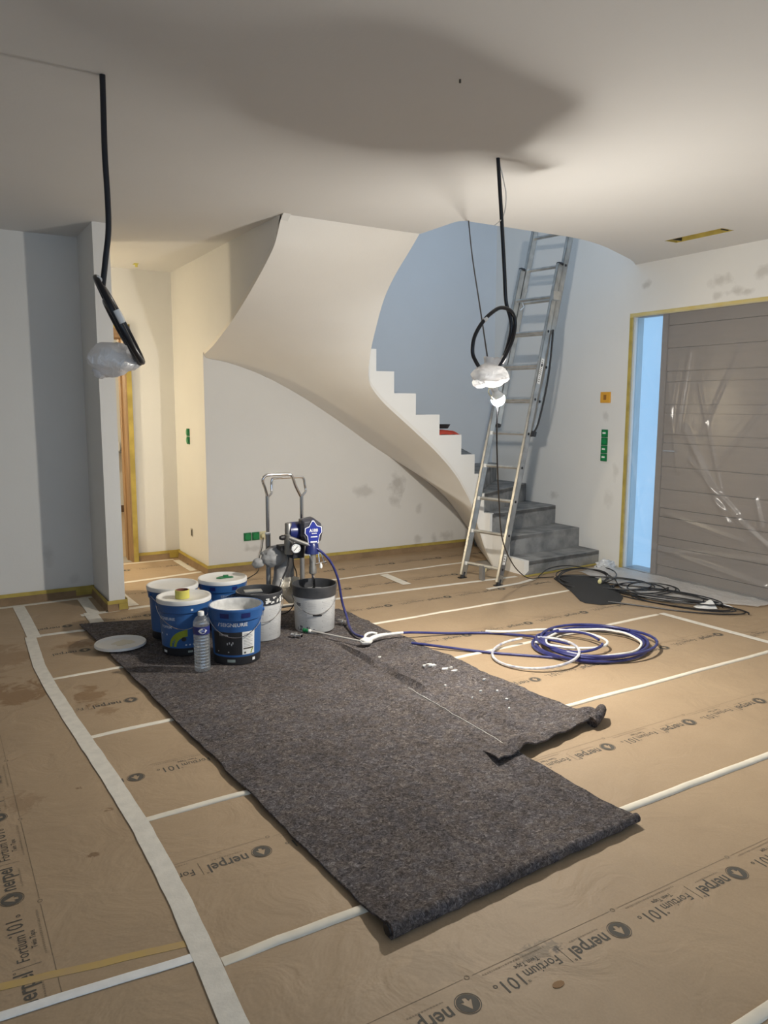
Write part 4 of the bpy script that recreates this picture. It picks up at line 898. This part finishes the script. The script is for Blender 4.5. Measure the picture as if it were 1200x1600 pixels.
# ================================================================ LADDER
ld = thing('extension_ladder', 'worn aluminium extension ladder leaning through the stair opening', 'ladder', (3.815,4.875,0))
rung = Vector((.08,-.37,0)).normalized(); lean = Vector((.977,.211,0)); W = .378
base_l = Vector((3.775,5.06,0)); sl_ = .2735
def lp(side, z, off=0.0, inset=0.0, depth=0.0):
    """point on a rail: side 0 left / 1 right, height z, off = outward along the lean, inset towards the middle"""
    p = base_l + rung*(W*side + (inset if side == 0 else -inset)); k = math.sqrt(1+sl_*sl_)
    nrm = (lean*1.0 + Vector((0,0,-sl_)))/k
    return p + lean*(sl_*z) + Vector((0,0,z)) + nrm*off
def rail(side, z0, z1, off, inset, w=.025, d=.062):
    m = MB(); dirv = (lean*sl_+Vector((0,0,1))).normalized(); nrm = (lean+Vector((0,0,-sl_))).normalized()
    a = lp(side,z0,off,inset); b = lp(side,z1,off,inset)
    # C-section: web outside, two flanges
    def bar(r0, r1, n0, n1):
        vs = []
        for p in (a, b):
            for (r_, n_) in ((r0,n0),(r1,n0),(r1,n1),(r0,n1)): vs.append(p + rung*r_ + nrm*n_)
        m.hexa(vs[:4], vs[4:])
    s_ = -1 if side == 0 else 1
    o0, o1 = sorted((s_*w/2, s_*(w/2-.005))); i0, i1 = sorted((-s_*w/2, s_*w/2))
    bar(o0, o1, -d/2, d/2); bar(i0, i1, -d/2, -d/2+.005); bar(i0, i1, d/2-.005, d/2); bar(*sorted((-s_*w/2, -s_*(w/2-.004))), -d/2, d/2)
    return m
for s_ in (0, 1): obj('rail', rail(s_, 0.03, 2.56, 0, 0), M_alu, ld)
for s_ in (0, 1): obj('fly_rail', rail(s_, 1.22 if s_ else 1.28, 5.0, .066, .004), M_alu, ld)
zs = [.13,.395,.662,.93,1.20,1.475,1.75,2.02,2.30]
for z_ in zs:
    a, b = lp(0,z_), lp(1,z_)
    rg = obj('rung', MB().tube([a-rung*.006, b+rung*.006], .0145, 6), M_alu, ld)
    e = MB(); 
    e.tube([b+rung*.012, b+rung*.0150], .011, 8); sub('rung_end', e, M_black, ld, rg)
    e = MB(); e.box(a.x-.014, a.y-.03, a.z-.014, a.x-.002, a.y-.006, a.z+.014); sub('white_clip', e, M_white, ld, rg) if z_ < 1.3 else None
for k in range(11):
    z_ = 1.475+.276*k
    if z_ > 4.9: break
    rg = obj('fly_rung', MB().tube([lp(0,z_,.066), lp(1,z_,.066)], .0145, 6), M_alu, ld)
    b = lp(1,z_,.066); sub('rung_end', MB().tube([b+rung*.010,b+rung*.0145], .011, 8), M_black, ld, rg)
for s_ in (0, 1):
    a = lp(s_, .0); b = lp(s_, .055)
    f_ = MB().box(a.x-.035,a.y-.018,.0,a.x+.035,a.y+.018,.012); f_.tube([a+Vector((0,0,.008)), b], .018, 8)
    obj('rubber_foot', f_, M_black, ld)
    c_ = lp(s_, 2.56); d_ = lp(s_, 2.572)
    obj('rail_cap', MB().tube([c_, d_], .030, 8), M_black, ld)
    c_ = lp(s_, 1.20 if s_ else 1.265, .066); d_ = lp(s_, 1.235 if s_ else 1.29, .066); obj('rail_cap', MB().tube([c_, d_], .032, 8), M_black, ld)
br = lp(1, 2.30, -.03); obj('guide_bracket', MB().box(br.x-.02,br.y-.045,br.z-.04,br.x+.06,br.y-.012,br.z+.03), M_alu, ld, bevel=.003)
br = lp(0, 2.30, -.02); obj('latch_hook', MB().tube([br+Vector((.03,-.05,-.01)), br+Vector((.04,-.07,-.06)), br+Vector((.01,-.06,-.09))], .008, 7), M_alu, ld, smooth=True)
br = lp(0, .10); mid = (lp(0,.10)+lp(1,.10))/2
obj('centre_bracket', MB().box(mid.x-.015,mid.y-.022,.018,mid.x+.015,mid.y+.022,.135), M_alu_dark, ld, bevel=.003)
obj('bracket_arm', MB().tube([mid+Vector((.01,0,.03)), mid+Vector((.09,.03,.01))], .012, 6), M_alu_dark, ld)
# printed stickers on the right rail
kk = math.sqrt(1+sl_*sl_)
def sticker(z0, z1, w, m):
    nrm = (lean+Vector((0,0,-sl_)))/kk; a = lp(1,z0)+rung*.0142; b = lp(1,z1)+rung*.0142
    return MB().add([a-nrm*w, a+nrm*w, b+nrm*w, b-nrm*w], [(0,1,2,3)])
so = obj('sticker', sticker(1.60,1.80,.020,None), M_white, ld)
nrm = (lean+Vector((0,0,-sl_)))/kk; g = MB(); q = random.Random(2)
for k in range(12):
    z_ = 1.615+.015*k; a = lp(1,z_)+rung*.0148; w_ = q.uniform(.006,.016); g.add([a-nrm*w_, a+nrm*w_*.7, a+nrm*w_*.7+Vector((0,0,.006)), a-nrm*w_+Vector((0,0,.006))], [(0,1,2,3)])
sub('sticker_print', g, M_print, ld, so)
so = obj('sticker', sticker(.17,.25,.016,None), M_white, ld)
g = MB()
for k in range(3):
    z_ = .19+.02*k; a = lp(1,z_)+rung*.0148; g.add([a-nrm*.008, a+nrm*.006, a+nrm*.006+Vector((0,0,.009)), a-nrm*.008+Vector((0,0,.009))], [(0,1,2,3)])
sub('sticker_print', g, M_print, ld, so)
obj('rail_plate', sticker(.085,.165,.020,None), M_grey, ld)
obj('safety_strap', MB().tube(crom([lp(1,2.05,.05)+rung*.02, lp(1,1.75,.085)+rung*.03, lp(1,1.5,.085)+rung*.035, lp(1,1.3,.075)+rung*.03, lp(1,1.22,.05)+rung*.02, lp(1,1.19,.03)+rung*.016], 6), .008, 6), M_black, ld, smooth=True)

# ================================================================ HANGING CABLES, BAGS AND LAMPS
t = thing('hanging_cable', 'thick black cable hanging at the left, coiled into a tied bundle', 'cable', (.642,3.063,ZC))
obj('cable_drop', MB().tube(crom([(.642,3.063,ZC+.03),(.640,3.063,2.48),(.638,3.063,2.326),(.641,3.063,2.171),(.639,3.063,2.058),(.626,3.063,1.965),(.612,3.06,1.875),(.606,3.055,1.84)], 8), .0108, 12), M_conduit, t, smooth=True)
def slant_loop(c, L, ang, dep, sk, n=48):
    d = Vector((math.sin(ang),0,-math.cos(ang))); w = Vector((sk,.97,.05)).normalized()
    return [Vector(c) + d*(L*math.cos(2*PI*k/n)) + w*(dep*math.sin(2*PI*k/n)) for k in range(n)]
for (cc, L_, an, dp, sk) in (((.645,3.03,1.738),.156,.43,.12,.20), ((.672,3.05,1.690),.126,.48,.10,.16), ((.668,3.02,1.712),.146,.46,.11,.30)):
    obj('cable_loop', MB().tube(slant_loop(cc, L_, an, dp, sk), .0108, 12, True), M_conduit, t, smooth=True)
for cc, L_, an, dp, sk, f in (((.650,3.03,1.735),.158,.44,.13,.13,2.75), ((.650,3.03,1.735),.158,.44,.13,.13,1.45)):
    d = Vector((math.sin(an),0,-math.cos(an))); w = Vector((sk,.97,.05)).normalized()
    sgn = -1
    arc = [Vector(cc) + d*(L_*math.cos(sgn*(f+q*.10))) + w*(dp*math.sin(sgn*(f+q*.10))) for q in range(4)]
    obj('white_tag', MB().tube(arc, .0122, 12), M_white, t, smooth=True)
t = thing('lamp_cover_bag', 'crumpled white plastic bag tied under the left hanging cable', 'bag', (.637,3.06,1.52))
obj('bag_body', crumple((.630,3.06,1.590), (.086,.075,.066), 5, .16, 4, 1.7), M_bag, t, smooth=True)
obj('bag_tail', crumple((.692,3.05,1.572), (.042,.03,.024), 8, .22, 3), M_bag, t, smooth=True)
obj('bag_tail', crumple((.588,3.06,1.548), (.030,.03,.032), 15, .22, 3), M_bag, t, smooth=True)

t = thing('pendant_cable', 'thick black cable with a round loop hanging before the stair opening', 'cable', (2.452,3.06,ZC))
obj('cable_drop', MB().tube(crom([(2.450,3.06,ZC+.03),(2.455,3.06,2.57),(2.479,3.06,2.355),(2.507,3.06,2.088),(2.522,3.06,1.936),(2.555,3.065,1.861),(2.569,3.07,1.80),(2.550,3.07,1.725),(2.515,3.06,1.660),(2.475,3.05,1.615),(2.44,3.04,1.60)], 8), .0095, 12), M_conduit, t, smooth=True)
obj('cable_loop', MB().tube(crom([(2.36,3.04,1.595),(2.325,3.035,1.632),(2.299,3.03,1.678),(2.311,3.03,1.754),(2.367,3.03,1.833),(2.445,3.035,1.888),(2.500,3.04,1.898),(2.556,3.05,1.880),(2.580,3.055,1.830),(2.563,3.05,1.753),(2.527,3.045,1.690),(2.49,3.04,1.640),(2.455,3.04,1.60)], 7), .0095, 12), M_conduit, t, smooth=True)
obj('white_tag', MB().lathe([(.0125,0),(.0135,.001),(.0135,.030),(.0125,.031)], (2.510,3.05,1.662), 14, (-.6,-.15,-.75)), M_white, t, smooth=True)
obj('white_tag', MB().lathe([(.0102,0),(.0108,.001),(.0108,.022),(.0102,.023)], (2.362,3.03,1.828), 14, (.75,0,.55)), M_white, t, smooth=True)
obj('thin_wire', MB().tube(crom([(2.452,3.06,ZC+.01),(2.48,3.05,2.50),(2.50,3.05,2.42),(2.488,3.055,2.33),(2.44,3.06,2.285)], 6), .0022, 6), M_white, t, smooth=True)
bg_ = thing('lamp_cover_bag', 'crumpled white plastic bag lit from below, tied above the bare bulb', 'bag', (2.40,3.03,1.49))
obj('bag_body', crumple((2.400,3.02,1.568), (.098,.080,.056), 4, .14, 4, 1.7), M_bag, bg_, smooth=True)
obj('bag_tail', crumple((2.335,3.02,1.532), (.036,.035,.026), 6, .22, 3), M_bag, bg_, smooth=True)
obj('bag_neck', MB().tube([(2.40,3.035,1.58),(2.405,3.04,1.63),(2.41,3.04,1.655)], [.05,.02,.03], 10).tube([(2.41,3.04,1.60),(2.47,3.045,1.65)], [.03,.016], 10), M_bag, bg_, smooth=True)
def bulb(name, label, c, watts, col, cat='lamp', axis=(0,0,1)):
    """LED bulb: round glowing globe, opaque white base along the axis"""
    t = thing(name, label, cat, c)
    k = 1.12; r = .031*k; area = 4*PI*r*r*.63
    obj('glass_bulb', MB().lathe([(a*k,b*k) for a, b in [(0,-.031),(.012,-.0286),(.022,-.022),(.029,-.011),(.031,0),(.0300,.0078)]], c, 24, axis), glow(name+'_light', col, watts/(PI*area)), t, smooth=True)
    obj('lamp_base', MB().lathe([(.0300*k,.0078*k),(.0306*k,.0082*k),(.026*k,.020*k),(.018,.036),(.0145,.045),(.0150,.047),(.018,.050),(.018,.074),(.013,.080),(0,.081)], c, 20, axis), M_white, t, smooth=True)  # wide opaque base added and tilted to hold light off the bag
    return t
bl = bulb('work_lamp', 'bare glowing bulb hanging in front of the ladder', (2.478,3.05,1.455), BULB_W, (1.0,.94,.84), axis=(-.46,-.06,.88))
obj('flex', MB().tube(crom([(2.436,3.033,1.522),(2.405,3.02,1.515),(2.385,3.01,1.49),(2.40,3.01,1.468),(2.43,3.02,1.452)], 5), .0028, 6), M_ivory, bl, smooth=True)
hl = bulb('corridor_lamp', 'bare bulb hanging in the corridor behind the partition', (.30,6.60,1.62), HALL_W, (1.0,.83,.56))
obj('flex', MB().tube([(.30,6.60,1.69),(.30,6.60,ZC)], .004, 6), M_black, hl, smooth=True)
rl_ = bulb('far_room_lamp', 'bare bulb hanging in the room beyond the corridor door', (.6,9.2,2.1), ROOM_W, (1.0,.83,.56))
obj('flex', MB().tube([(.6,9.2,2.17),(.6,9.2,ZC)], .004, 6), M_black, rl_, smooth=True)
# supply cord of the work lamp, sagging to the heap by the door
obj('power_cord', MB().tube(crom([(2.478,3.055,1.42),(2.60,3.20,1.20),(2.86,3.49,.88),(3.20,3.86,.56),(3.58,4.20,.30),(3.93,4.48,.12),(4.15,4.62,.04),(4.28,4.70,.018),(4.42,4.66,.018)], 8), .0042, 7), M_black, bl, smooth=True)
tag(obj('thin_cable', MB().tube(crom([(3.10,4.20,2.9),(3.095,4.147,2.60),(2.90,3.84,2.30),(2.62,3.39,1.93),(2.415,3.05,1.615)], 8), .0040, 7), M_black, smooth=True), 'thin black cable dropping from the stair opening edge to the bag above the bulb', 'cable')

# ================================================================ CABLE HEAP, FOAM, FILM BY THE ENTRANCE
rr = random.Random(21)
t = thing('extension_cable', 'tangled heap of black extension cable lying before the entrance door', 'cable', (4.55,4.1,0))
for (cx, cy, ax_, ay_, ang, n, z0) in ((4.60,4.50,.30,.19,.5,3,.03),(4.62,4.22,.36,.17,-1.1,3,.026),(4.66,3.80,.42,.13,-1.35,4,.020),(4.62,3.55,.40,.10,-1.25,2,.016),(4.72,3.95,.20,.16,-.8,2,.03)):
    pts = []
    for k in range(n*22+1):
        a = 2*PI*k/22; j = 1+.16*math.sin(k*.21+cx*7); u_ = ax_*j*math.cos(a)+.03*math.sin(k*.13); v_ = ay_*(1.1-.2*math.sin(k*.07))*math.sin(a)
        pts.append((cx+u_*math.cos(ang)-v_*math.sin(ang), cy+u_*math.sin(ang)+v_*math.cos(ang), z0+.012*math.sin(k*.31)+.004*(k/22)))
    obj('cable_loop', MB().tube(pts, .0048, 6), M_black, t, smooth=True)
obj('cable_run', MB().tube(crom([(4.28,4.70,.018),(4.36,4.75,.03),(4.52,4.82,.05),(4.75,4.82,.05),(4.86,4.60,.035),(4.78,4.35,.03),(4.60,4.12,.03),(4.45,3.85,.022)], 7), .0048, 6), M_black, t, smooth=True)
obj('cable_run', MB().tube(crom([(4.20,3.86,.016),(4.34,3.62,.014),(4.46,3.40,.014),(4.60,3.24,.014),(4.75,3.16,.014),(4.83,3.22,.014),(4.80,3.38,.014),(4.72,3.52,.018)], 7), .0048, 6), M_black, t, smooth=True)
obj('cable_plug', MB().lathe([(0,0),(.014,.004),(.016,.02),(.010,.04),(.005,.055),(0,.055)], (4.47,4.205,.055), 12, (.7,.5,.4)), mat('pale_yellow_plug',(.75,.70,.36),.5), t, smooth=True)
fo = MB(); pl = [(4.400,4.640),(4.32,4.47),(4.20,4.23),(4.06,4.00),(4.045,3.93),(4.11,3.835),(4.25,3.80),(4.40,3.90),(4.52,4.06),(4.64,4.26),(4.74,4.46),(4.72,4.62),(4.62,4.69),(4.50,4.70)]
cxm = sum(p[0] for p in pl)/len(pl); cym = sum(p[1] for p in pl)/len(pl)
rings = [(1,.012),(.7,.030),(.35,.042)]
vs = []; n = len(pl)
for k, h in rings: vs += [(cxm+(x-cxm)*k, cym+(y-cym)*k, h+.008*N3(x*4*k,y*4*k,2)) for x, y in pl]
vs.append((cxm,cym,.046)); fs = [(r*n+i, r*n+(i+1)%n, (r+1)*n+(i+1)%n, (r+1)*n+i) for r in range(2) for i in range(n)] + [(2*n+i, 2*n+(i+1)%n, 3*n) for i in range(n)]
o_ = len(vs); vs += [(x,y,.008) for x, y in pl]; fs += [((i+1)%n, i, o_+i, o_+(i+1)%n) for i in range(n)] + [tuple(o_+i for i in range(n-1,-1,-1))]
tag(obj('foam_sheet', MB().add(vs, fs), M_foam, smooth=True), 'black foam sheet lying under the cable heap by the first step', 'foam')
ad = MB().add([(4.60,3.40,.012),(4.72,3.33,.012),(4.745,3.42,.012),(4.63,3.47,.012),(4.705,3.365,.066),(4.725,3.40,.066)], [(3,2,1,0),(0,1,4),(1,2,5,4),(2,3,5),(3,0,4,5)])
t = thing('socket_adaptor', 'white triangular socket adaptor among the cables by the door', 'adaptor', (4.67,3.40,.012))
obj('housing', ad, M_white, t, bevel=.004)
obj('adaptor_lead', MB().tube(crom([(4.73,3.39,.03),(4.80,3.36,.03),(4.84,3.30,.016)], 5), .005, 6), M_white, t, smooth=True)

def film_pt(u, v):
    y = 4.655 - 1.46*u; z = 2.175*(1-v)
    # tight creases fanning from the corners and a soft billow
    bil = -.03*math.sin(PI*min(1,u*1.05))*math.sin(PI*v)
    cr = 0
    for (y0,z0,y1,z1,a,w) in ((4.05,1.85,4.12,1.2,.016,.02),(4.14,1.8,4.2,1.3,.012,.018),(4.05,1.25,3.62,.55,.024,.025),(3.98,1.0,3.55,.62,.020,.02),(3.75,.72,3.25,.38,.018,.02),(4.62,.30,3.3,.12,.020,.02),(4.60,.22,3.3,.30,.014,.02),(4.62,1.6,4.35,2.1,.012,.02),(4.64,.28,4.40,.8,.012,.02),(3.42,.75,3.36,.55,.014,.02),(4.25,1.7,4.1,.9,.010,.014),(3.95,1.6,3.7,.8,.010,.014),(3.6,1.9,3.9,1.2,.008,.014),(4.60,1.0,4.42,.35,.010,.014),(4.62,2.0,4.40,1.55,.009,.012),(3.35,1.5,3.75,.95,.010,.014),(4.2,.55,3.5,.42,.010,.014)):
        d = Vector((y1-y0,z1-z0)); q_ = Vector((y-y0,z-z0)); t_ = max(0,min(1,q_.dot(d)/d.length_squared)); cr += a*math.exp(-((q_-d*t_).length/w)**2)
    return (5.212 + bil - cr*.9 + .006*N3(y*3,z*3,3), y, z)
fm = thing('masking_film', 'clear plastic masking film taped over the entrance door and spread on floor', 'plastic film', (5.2,4.0,0))
obj('hanging_film', MB().sheet(film_pt, 130, 190), M_film, fm, smooth=True)
def film_floor(u, v):
    y = 4.72-1.50*u; x_out = 4.60 + .10*math.sin(u*5+1) + .40*sstep(.62,1,u)*1.1 + .35*sstep(.16,0,u)*.2
    x = 5.205 + (x_out-5.205)*v
    z = .016 + .012*max(0,N3(x*6,y*6,3)) + .010*max(0,N3(x*14,y*9,6)) + .05*math.exp(-((y-4.62)/.10)**2-((x-4.98)/.10)**2)
    return (x, y, z)
obj('floor_film', MB().sheet(film_floor, 60, 30), M_filmf, fm, smooth=True)
obj('bunched_film', crumple((5.02,4.66,.055), (.10,.07,.05), 12, .35, 4), M_filmf, fm, smooth=True)
obj('masking_tape', MB().box(5.2165,4.648,.0,5.2195,4.69,2.1645), M_yellow, fm)
obj('masking_tape', MB().box(5.2165,3.18,2.165,5.2195,4.69,2.198), mat('pale_yellow_tape',(.60,.53,.27),.7,var=(5,(.55,.42,.12))), fm)

# ================================================================ ELECTRICAL BOXES AND SMALL FITTINGS
def gang(label, cat, pieces, loc):
    t = thing('socket_box', label, cat, loc)
    for (nm, mb, m) in pieces: obj(nm, mb, m, t, bevel=.003 if nm in ('module','plate') else 0, smooth=False)
    return t
# four green covers on the entrance wall
ps = []
for k in range(4):
    zc = .97+.0712*k
    ps.append(('module', MB().box(5.208,4.882,zc-.034,5.2195,4.952,zc+.034), M_green))
    ps.append(('cover', MB().lathe([(0,0),(.024,0),(.028,-.001),(.028,-.006)][::-1], (5.2075,4.917,zc), 20, (-1,0,0)), M_green2))
    if k != 2: ps.append(('white_mark', MB().box(5.2055,4.90,zc-.004,5.2068,4.935,zc+.010), M_white))
gang('vertical row of four green socket covers on the entrance wall', 'socket', ps, (5.22,4.917,.93))
gang('orange square socket box above the green covers on the entrance wall', 'socket', [('plate', MB().box(5.205,4.868,1.452,5.2195,4.978,1.548), M_orange), ('recess', MB().box(5.2035,4.908,1.478,5.2055,4.940,1.522), mat('brown_print',(.30,.13,.02),.6))], (5.22,4.92,1.45))
ps = [('module', MB().box(2.312,6.222,.264,2.378,6.2345,.334), M_green), ('cover', MB().lathe([(0,0),(.022,0),(.027,.002),(.027,.006)][::-1], (2.345,6.2205,.299), 20, (0,-1,0)), M_green2),
      ('module', MB().box(2.386,6.222,.264,2.452,6.2345,.334), M_green), ('cover', MB().lathe([(0,0),(.022,0),(.027,.002),(.027,.006)][::-1], (2.419,6.2205,.299), 20, (0,-1,0)), M_green2),
      ('module', MB().box(2.458,6.226,.262,2.526,6.2345,.336), M_ivory), ('white_mark', MB().box(2.335,6.2185,.290,2.362,6.2195,.299), M_white)]
gang('row of two green covers and one ivory socket under the stair', 'socket', ps, (2.42,6.235,.26))
ps = []
for zc in (1.115, 1.185):
    ps.append(('module', MB().box(1.989,6.665,zc-.033,1.9995,6.731,zc+.033), M_green)); ps.append(('cover', MB().lathe([(0,0),(.020,0),(.026,.002),(.026,.006)][::-1], (1.9885,6.698,zc), 18, (-1,0,0)), M_green2))
gang('pair of green socket covers on the warm lit corridor wall', 'socket', ps, (2.0,6.70,1.08))
gang('small open wall box low on the corridor wall', 'socket', [('plate', MB().box(1.996,6.66,.265,1.9995,6.72,.335), mat('grey_putty',(.42,.40,.36),.8)), ('cavity_shade', MB().box(1.993,6.672,.275,1.9965,6.69,.325), M_print)], (2.0,6.69,.26))  # hole drawn as a dark block, its shade put into the colour
t = thing('ceiling_slot', 'recessed ceiling slot with yellow taped edges above the entrance door', 'vent', (4.715,3.665,ZC))
obj('slot_box', MB().box(4.652,3.434,ZC+.10,4.778,3.896,ZC+.11), M_flap, t)
for nm, m in (('slot_side', MB().box(4.651,3.434,ZC,4.656,3.896,ZC+.10)), ('slot_side', MB().box(4.774,3.434,ZC,4.779,3.896,ZC+.10)), ('slot_end', MB().box(4.656,3.434,ZC,4.774,3.442,ZC+.10)), ('slot_end', MB().box(4.656,3.888,ZC,4.774,3.896,ZC+.10))): obj(nm, m, M_yellow, t)
obj('clip', MB().box(4.66,3.845,ZC+.004,4.77,3.855,ZC+.06), M_blackp, t)
obj('clip', MB().box(4.70,3.47,ZC+.004,4.80-.025,3.478,ZC+.06), M_blackp, t)
tag(obj('ceiling_tape', MB().box(1.615,6.79,ZC-.004,1.65,6.86,ZC-.001).box(1.622,6.80,ZC-.03,1.642,6.803,ZC-.004), mat('lemon_tape',(.62,.56,.12),.6)), 'small piece of yellow tape stuck on the corridor ceiling', 'tape')
tag(obj('ceiling_hole_peg', MB().tube([(1.763,2.428,ZC),(1.763,2.428,ZC-.012)], .004, 8), M_print), 'tiny dark peg standing for a hole in the ceiling above the mat', 'hole')  # dark peg stands in for a small hole

# things left on the stair
t = thing('folded_cloth', 'red folded cloth on the edge of a stair step', 'cloth', (3.93,5.55,1.172))
zt7 = ZT[6]+.003
obj('cloth_fold', MB().sheet(lambda u, v: (3.80+.225*u, 5.46+.18*v, zt7+.050*(1-.55*u)*min(1,6*u+.2)*min(1,5*(1-u)+.1)*min(1,5*v+.25)+.008*N3(u*5,v*5,2)), 18, 10, .006), M_red, t, smooth=True)
obj('cloth_fold', MB().sheet(lambda u, v: (3.81+.19*u, 5.47+.15*v, zt7+.012+.030*(1-.4*u)*min(1,5*u+.2)*min(1,4*(1-u)+.1)), 12, 8, .006), M_red, t, smooth=True)
t = thing('plastic_tray', 'black tray resting on the red cloth on the stairs', 'tray', (3.88,5.55,1.22))
obj('tray_body', MB().lathe([(0,.0),(.065,0),(.085,.035),(.089,.036),(.080,.0),(.070,-.006),(0,-.006)][:4] + [(.080,.036),(.062,.006),(0,.006)], (3.875,5.545,zt7+.052), 24), M_black, t, smooth=True)
# room beyond the corridor: skirting and a small wall shelf
struct(obj('baseboard_far_room', MB().box(-1,10.58,0,3.2,10.6,.09), mat('dark_skirting',(.16,.10,.06),.6)))
t = thing('wall_shelf', 'small white shelf on the lit wall of the far room', 'shelf', (2.2,10.45,.80))
obj('shelf_board', MB().box(1.9,10.36,.80,2.3,10.6,.825), M_alu_dark, t); obj('shelf_box', MB().box(2.05,10.42,.826,2.2,10.58,.95), M_white, t, bevel=.006)
# small cards of wood and dust on the paper
tag(obj('paint_paddle', MB().pz([(4.03,5.10),(4.08,5.13),(4.20,5.26),(4.215,5.30),(4.19,5.31),(4.15,5.28),(4.02,5.14)], .008, .016), mat('pale_wood',(.72,.62,.36),.6), bevel=.002), 'pale wooden stirring stick on the floor behind the ladder', 'stick')
tag(obj('dried_leaf', MB().pz([(1.258+.014*math.cos(2*PI*i/10)*1.3, 1.262+.010*math.sin(2*PI*i/10)) for i in range(10)], .0052, .0066), mat('brown_spot',(.22,.11,.03),.7)), 'small round brown spot stuck on the foreground paper', 'spot')

for o in bpy.data.objects:
    if 'base' in o: del o['base']
